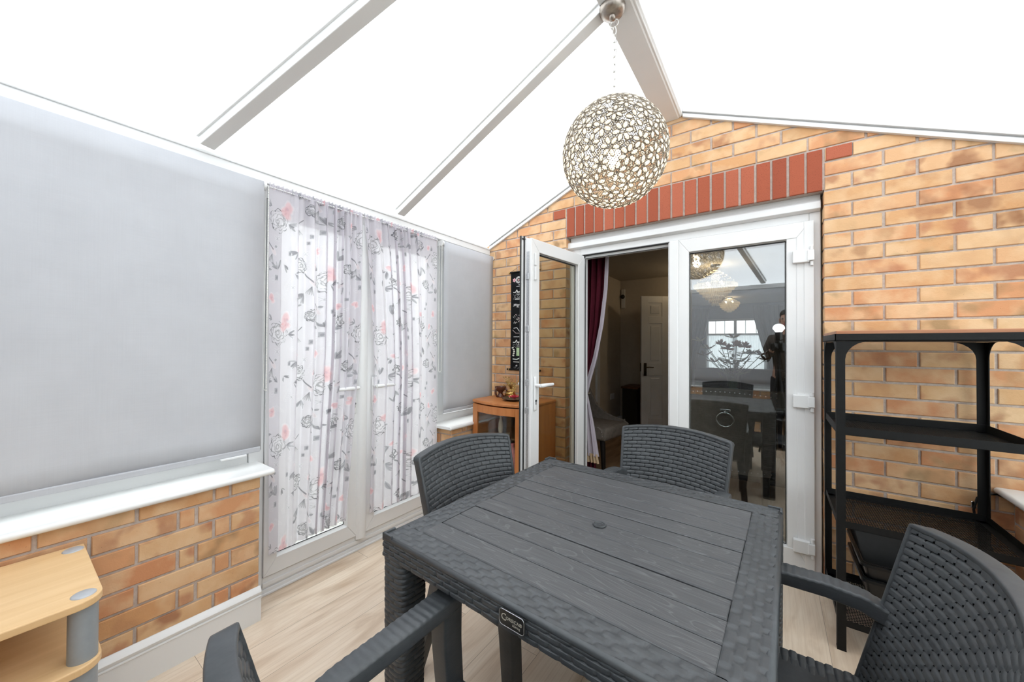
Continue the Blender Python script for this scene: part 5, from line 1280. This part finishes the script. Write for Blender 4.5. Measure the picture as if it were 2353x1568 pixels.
# flowers in a vase
M['vaseglass'] = glassmat('vase_glass', (.9, .95, .93), .05); M['teal'] = plain('teal_vase_base', (.02, .22, .20), .3); M['stem'] = plain('flower_stem', (.07, .13, .05), .6); M['leafg'] = fabric('lily_leaf', (.16, .20, .10), .4, var=.3); M['salmon'] = fabric('salmon_petal', (.78, .32, .26), .45, var=.15); M['cream2'] = fabric('pale_lily', (.62, .55, .40), .45, var=.15); M['dkleaf'] = fabric('dark_lily', (.20, .13, .10), .3, var=.2)
FV = thing('flower_vase', 'clear vase with a teal base holding lilies and salmon flowers on the dining table', 'vase', (-.335, 4.55, .72))
mb = MB(); mb.lathe([(.035, .0), (.04, .03), (.045, .10), (.05, .22), (.053, .22), (.049, .10), (.044, .03), (.038, 0)], (0, 0, 0), 24); mb.build('glass_body', 'vaseglass', FV, smooth=True)
mb = MB(); mb.lathe([(0, .001), (.046, .001), (.048, .06), (.04, .062), (0, .062)], (0, 0, 0), 24); mb.build('teal_base', 'teal', FV, smooth=True, auto=40)
BQ = thing('bouquet', 'bouquet of lilies and salmon blooms standing in the clear vase', 'flowers', (-.335, 4.55, .72))
heads = [(-.27, .0, .47, 'cream2'), (-.20, .05, .40, 'cream2'), (-.22, -.04, .34, 'dkleaf'), (-.10, .02, .44, 'salmon'), (.0, .03, .50, 'cream2'), (.03, -.03, .43, 'salmon'), (.09, .02, .42, 'salmon'), (-.04, -.05, .40, 'salmon'), (.14, .03, .36, 'cream2'), (.21, .0, .35, 'dkleaf'), (.24, .02, .31, 'dkleaf'), (-.15, -.02, .28, 'dkleaf')]
heads = [(x*1.18, y, z*1.2, m_) for x, y, z, m_ in heads]
mb = MB()
for x, y, z, mt in heads: mb.tube([(x*.08, y*.08, .03), (x*.18, y*.2, .20), (x*.6, y*.6, z*.72), (x, y, z)], .0036, 5)
mb.build('stems', 'stem', BQ, smooth=True)
mb = MB()
for k in range(64):
    a = rng.uniform(0, 6.28); rd = rng.uniform(.03, .2); z = rng.uniform(.20, .46); T = Matrix.Rotation(a, 4, 'Z') @ Matrix.Rotation(rng.uniform(-.9, .2), 4, 'Y'); mb.ball((rd*math.cos(a), rd*.6*math.sin(a), z), .056, 8, 6, (1, .26, .06), T)
mb.build('leaves', 'leafg', BQ, smooth=True)
for x, y, z, mt in heads:
    mb = MB()
    if mt == 'salmon':
        for k in range(26): T = Matrix.Rotation(rng.uniform(0, 6.28), 4, 'Z') @ Matrix.Rotation(rng.uniform(-1.3, .2), 4, 'Y'); mb.ball(Vector((x, y, z))+T @ Vector((.034, 0, 0)), .034, 6, 5, (1, .35, .15), T)
    else:
        for k in range(6): T = Matrix.Rotation(k*1.047+rng.random()*.3, 4, 'Z') @ Matrix.Rotation(-.6+.3*(k % 2), 4, 'Y'); mb.ball(Vector((x, y, z))+T @ Vector((.042, 0, .0)), .048, 8, 5, (1, .32, .12), T)
    mb.build('bloom', mt, BQ, smooth=True)
# chandeliers
M['crystal'] = fabric('warm_crystal', (.92, .86, .72), .55, .12)
def chandelier(label, x, y, hub, R, tiers, watts, drop, group=None):
    """ceiling plate, rod down to the hub, bead strings spreading to the widest ring, then shrinking tiers of drops"""
    t = thing('chandelier', label, 'chandelier', (x, y, HC))
    mb = MB(); mb.lathe([(0, 0), (.06, 0), (.055, -.02), (.010, -.024), (.010, hub-HC), (0, hub-HC)], (0, 0, 0), 20); mb.build('ceiling_plate', 'chrome', t, smooth=True, auto=40)
    mb = MB(); z0 = hub-HC
    for k in range(26):
        a = 2*PI*k/26
        for q in range(7): f = q/6; r = .02+(R-.02)*f; mb.ball((r*math.cos(a), r*math.sin(a), z0-(f**1.3)*(hub-tiers[0][1])), .0050, 5, 4)
    mb.build('bead_strings', 'crystal', t, smooth=True)
    for (r, z) in tiers:
        mb = MB(); n = max(6, int(2*PI*r/.021)); mb.torus((0, 0, z-HC), r-.006, .004, max(12, n), 5)
        for k in range(n): a = 2*PI*k/n; mb.ball((r*math.cos(a), r*math.sin(a), z-HC-drop*.5), drop*.55, 6, 5, (.3, .3, 1))
        mb.build('tier', 'crystal', t, smooth=True)
    mb = MB()
    for k in range(4): a = PI/4+k*PI/2; mb.ball((R*.45*math.cos(a), R*.45*math.sin(a), tiers[0][1]-HC+.012), .018, 8, 6)
    mb.build('bulbs', 'bulb', t, smooth=True)
    lamp('chandelier_light', (x, y, (hub+tiers[0][1])/2), watts, r=.05)
chandelier('tiered crystal chandelier lit above the dining table', -.585, 5.30, 2.20, .245, [(.245, 2.02), (.21, 1.985), (.175, 1.945), (.14, 1.905), (.105, 1.865), (.07, 1.825), (.035, 1.785)], 4, .042)
chandelier('small crystal ceiling light glowing in the lounge', -.73, 9.0, 2.25, .19, [(.19, 2.16), (.165, 2.11), (.13, 2.065), (.09, 2.03), (.04, 2.0)], 2.5, .05)

# ------------------------------------------------------------------ camera on its tripod and the photographer (seen only as a reflection)
CM = thing('camera_body', 'black camera with a lens, standing on the tripod', 'camera', (0, 0, CAMH), YAW)
mb = MB(); mb.box(-.066, .066, -.155, -.085, -.05, .042, bev=.008); mb.box(-.028, .028, -.15, -.09, .04, .068, bev=.006); mb.box(-.066, -.03, -.095, -.065, -.045, .03, bev=.008); mb.build('housing', 'tub', CM)
mb = MB(); mb.lathe([(0, 0), (.033, 0), (.036, .01), (.036, .05), (.030, .06), (.030, .07), (0, .07)], (0, -.09, 0), 24, Matrix.Rotation(-PI/2, 4, 'X')); mb.build('lens', 'tub', CM, smooth=True, auto=40)
FLS = thing('flash_unit', 'camera flash with a glowing white dome diffuser', 'flash', (0, 0, CAMH), YAW)
mb = MB(); mb.box(-.03, .03, -.145, -.095, .070, .165, bev=.006); mb.build('head', 'tub', FLS)
M['flash'] = emit('flash_dome', (.95, .97, 1), 6)
mb = MB(); mb.lathe([(0, .262), (.022, .258), (.044, .244), (.056, .222), (.058, .205), (.05, .195), (.03, .165), (0, .165)], (0, -.12, 0), 20); mb.build('dome', 'flash', FLS, smooth=True, auto=40)
TP = thing('tripod', 'black tripod carrying the camera', 'tripod', (.07, -.098, 0), .4)
mb = MB(); mb.cyl((0, 0, .62), (0, 0, CAMH-.052), .014, 12); mb.box(-.035, .035, -.035, .035, CAMH-.075, CAMH-.052, bev=.004); mb.build('column', 'blackmetal', TP, smooth=True, auto=40)
for a in (.5, 2.6, 4.7): mb = MB(); mb.tube([(0, 0, .95), (.19*math.cos(a), .19*math.sin(a), .0)], [.016, .010], 10); mb.build('leg', 'blackmetal', TP, smooth=True)
# person: one skinned body, clothes and hair as children
M['skin'] = plain('skin', (.50, .29, .21), .55, var=.05); M['shirt'] = plain('dark_brown_jumper', (.060, .045, .035), .85, var=.2, bscale=40); M['trouser'] = plain('dark_trousers', (.02, .02, .025), .85, var=.2); M['hair'] = plain('dark_hair', (.018, .013, .010), .6, var=.4, bscale=120)
PS = thing('person', 'person in a dark jumper standing behind the camera, holding it with both hands', 'person', (.165, -.40, 0), .30)
def skinmesh(name, V, E, R, mat, parent, levels=2):
    me = bpy.data.meshes.new(name); me.from_pydata(V, E, []); o = finish(name, me, mat, parent, True)
    sk = o.modifiers.new('skin', 'SKIN'); sk.use_smooth_shade = True
    for v, r in zip(me.skin_vertices[0].data, R): v.radius = r if isinstance(r, tuple) else (r, r)
    me.skin_vertices[0].data[0].use_root = True
    sb = o.modifiers.new('sub', 'SUBSURF'); sb.levels = levels; sb.render_levels = levels; return o
V, E, Rr = [], [], []
def ad(p, r, par=None):
    V.append(p); Rr.append(r)
    if par is not None: E.append((par, len(V)-1))
    return len(V)-1
pel = ad((0, 0, .90), (.15, .105)); sp = ad((0, .005, 1.05), (.135, .095), pel); chs = ad((0, -.005, 1.24), (.165, .105), sp); nk0 = ad((0, 0, 1.36), (.075, .07), chs); nk = ad((0, .012, 1.42), .052, nk0)
jw = ad((0, .035, 1.475), (.058, .066), nk); hd = ad((0, .022, 1.545), (.076, .092), jw); hd2 = ad((0, .012, 1.61), (.073, .088), hd); ad((0, .008, 1.655), (.045, .055), hd2)
for sg in (-1, 1):
    sh = ad((sg*.17, -.01, 1.32), .058, chs); el = ad((sg*.235, .03, 1.06), .044, sh); fa = ad((sg*.17, .14, 1.12), .038, el); wr = ad((sg*.085, .235, 1.195), .027, fa); pm = ad((sg*.068, .262, 1.215), (.032, .020), wr); pk_ = ad((sg*.058, .288, 1.225), (.030, .016), pm)
    for k, (dx, L, dz) in enumerate(((.0, .9, .030), (.0, 1.0, .010), (.0, .95, -.010), (.0, .75, -.028))):
        a1 = ad((sg*.052, .300, 1.228+dz), .0095, pk_); a2 = ad((sg*(.052-.020), .306+.004*L, 1.230+dz), .0088, a1); ad((sg*(.052-.020-.022*L), .300, 1.230+dz), .0080, a2)
    t1 = ad((sg*.050, .262, 1.195), .011, pm); t2 = ad((sg*.034, .272, 1.192), .0100, t1); ad((sg*.016, .276, 1.194), .0085, t2)
    hp = ad((sg*.09, 0, .84), .092, pel); kn = ad((sg*.11, .02, .47), .058, hp); an = ad((sg*.12, -.01, .09), .040, kn); ft = ad((sg*.125, .05, .045), (.042, .040), an); ad((sg*.13, .14, .035), (.040, .030), ft)
skinmesh('body', V, E, Rr, 'skin', PS)
V, E, Rr = [], [], []
hem = ad((0, 0, .80), (.165, .125)); pel = ad((0, 0, .90), (.168, .126), hem); sp = ad((0, .005, 1.05), (.158, .118), pel); chs = ad((0, -.005, 1.24), (.178, .118), sp); ad((0, 0, 1.375), (.078, .075), chs)
for sg in (-1, 1):
    sh = ad((sg*.17, -.01, 1.32), .070, chs); el = ad((sg*.237, .03, 1.06), .056, sh); fa = ad((sg*.17, .14, 1.12), .049, el); ad((sg*.092, .226, 1.188), .036, fa)
skinmesh('jumper', V, E, Rr, 'shirt', PS)
V, E, Rr = [], [], []
pel = ad((0, 0, .93), (.155, .112))
for sg in (-1, 1):
    hp = ad((sg*.09, 0, .82), .102, pel); kn = ad((sg*.11, .02, .47), .072, hp); ad((sg*.12, -.008, .10), .056, kn)
skinmesh('trousers', V, E, Rr, 'trouser', PS)
for sg in (-1, 1):
    mb = MB(); mb.ball((sg*.125, .065, .042), .06, 12, 8, (.85, 1.9, .72)); mb.build('shoe', 'blackfab', PS, smooth=True)
    mb = MB(); mb.ball((sg*.029, .105, 1.562), .0115, 10, 8); mb.build('eye', plain('eye', (.25, .22, .2), .2), PS, smooth=True)
    mb = MB(); mb.ball((sg*.080, .015, 1.545), .026, 10, 8, (.35, .7, 1.15)); mb.build('ear', 'skin', PS, smooth=True)
mb = MB(); mb.tube([(0, .112, 1.575), (0, .126, 1.545), (0, .132, 1.530), (0, .112, 1.520)], [.010, .013, .016, .010], 8); mb.build('nose', 'skin', PS, smooth=True)
mb = MB(); mb.tube([(-.024, .106, 1.495), (-.008, .114, 1.497), (.008, .114, 1.497), (.024, .106, 1.495)], [.003, .006, .006, .003], 6); mb.build('mouth', 'redfl', PS, smooth=True)
mb = MB(); mb.ball((0, -.006, 1.612), .092, 16, 10, (.93, 1.06, .80)); mb.ball((0, -.045, 1.55), .075, 14, 8, (1, .8, 1.1)); mb.build('hair', 'hair', PS, smooth=True)
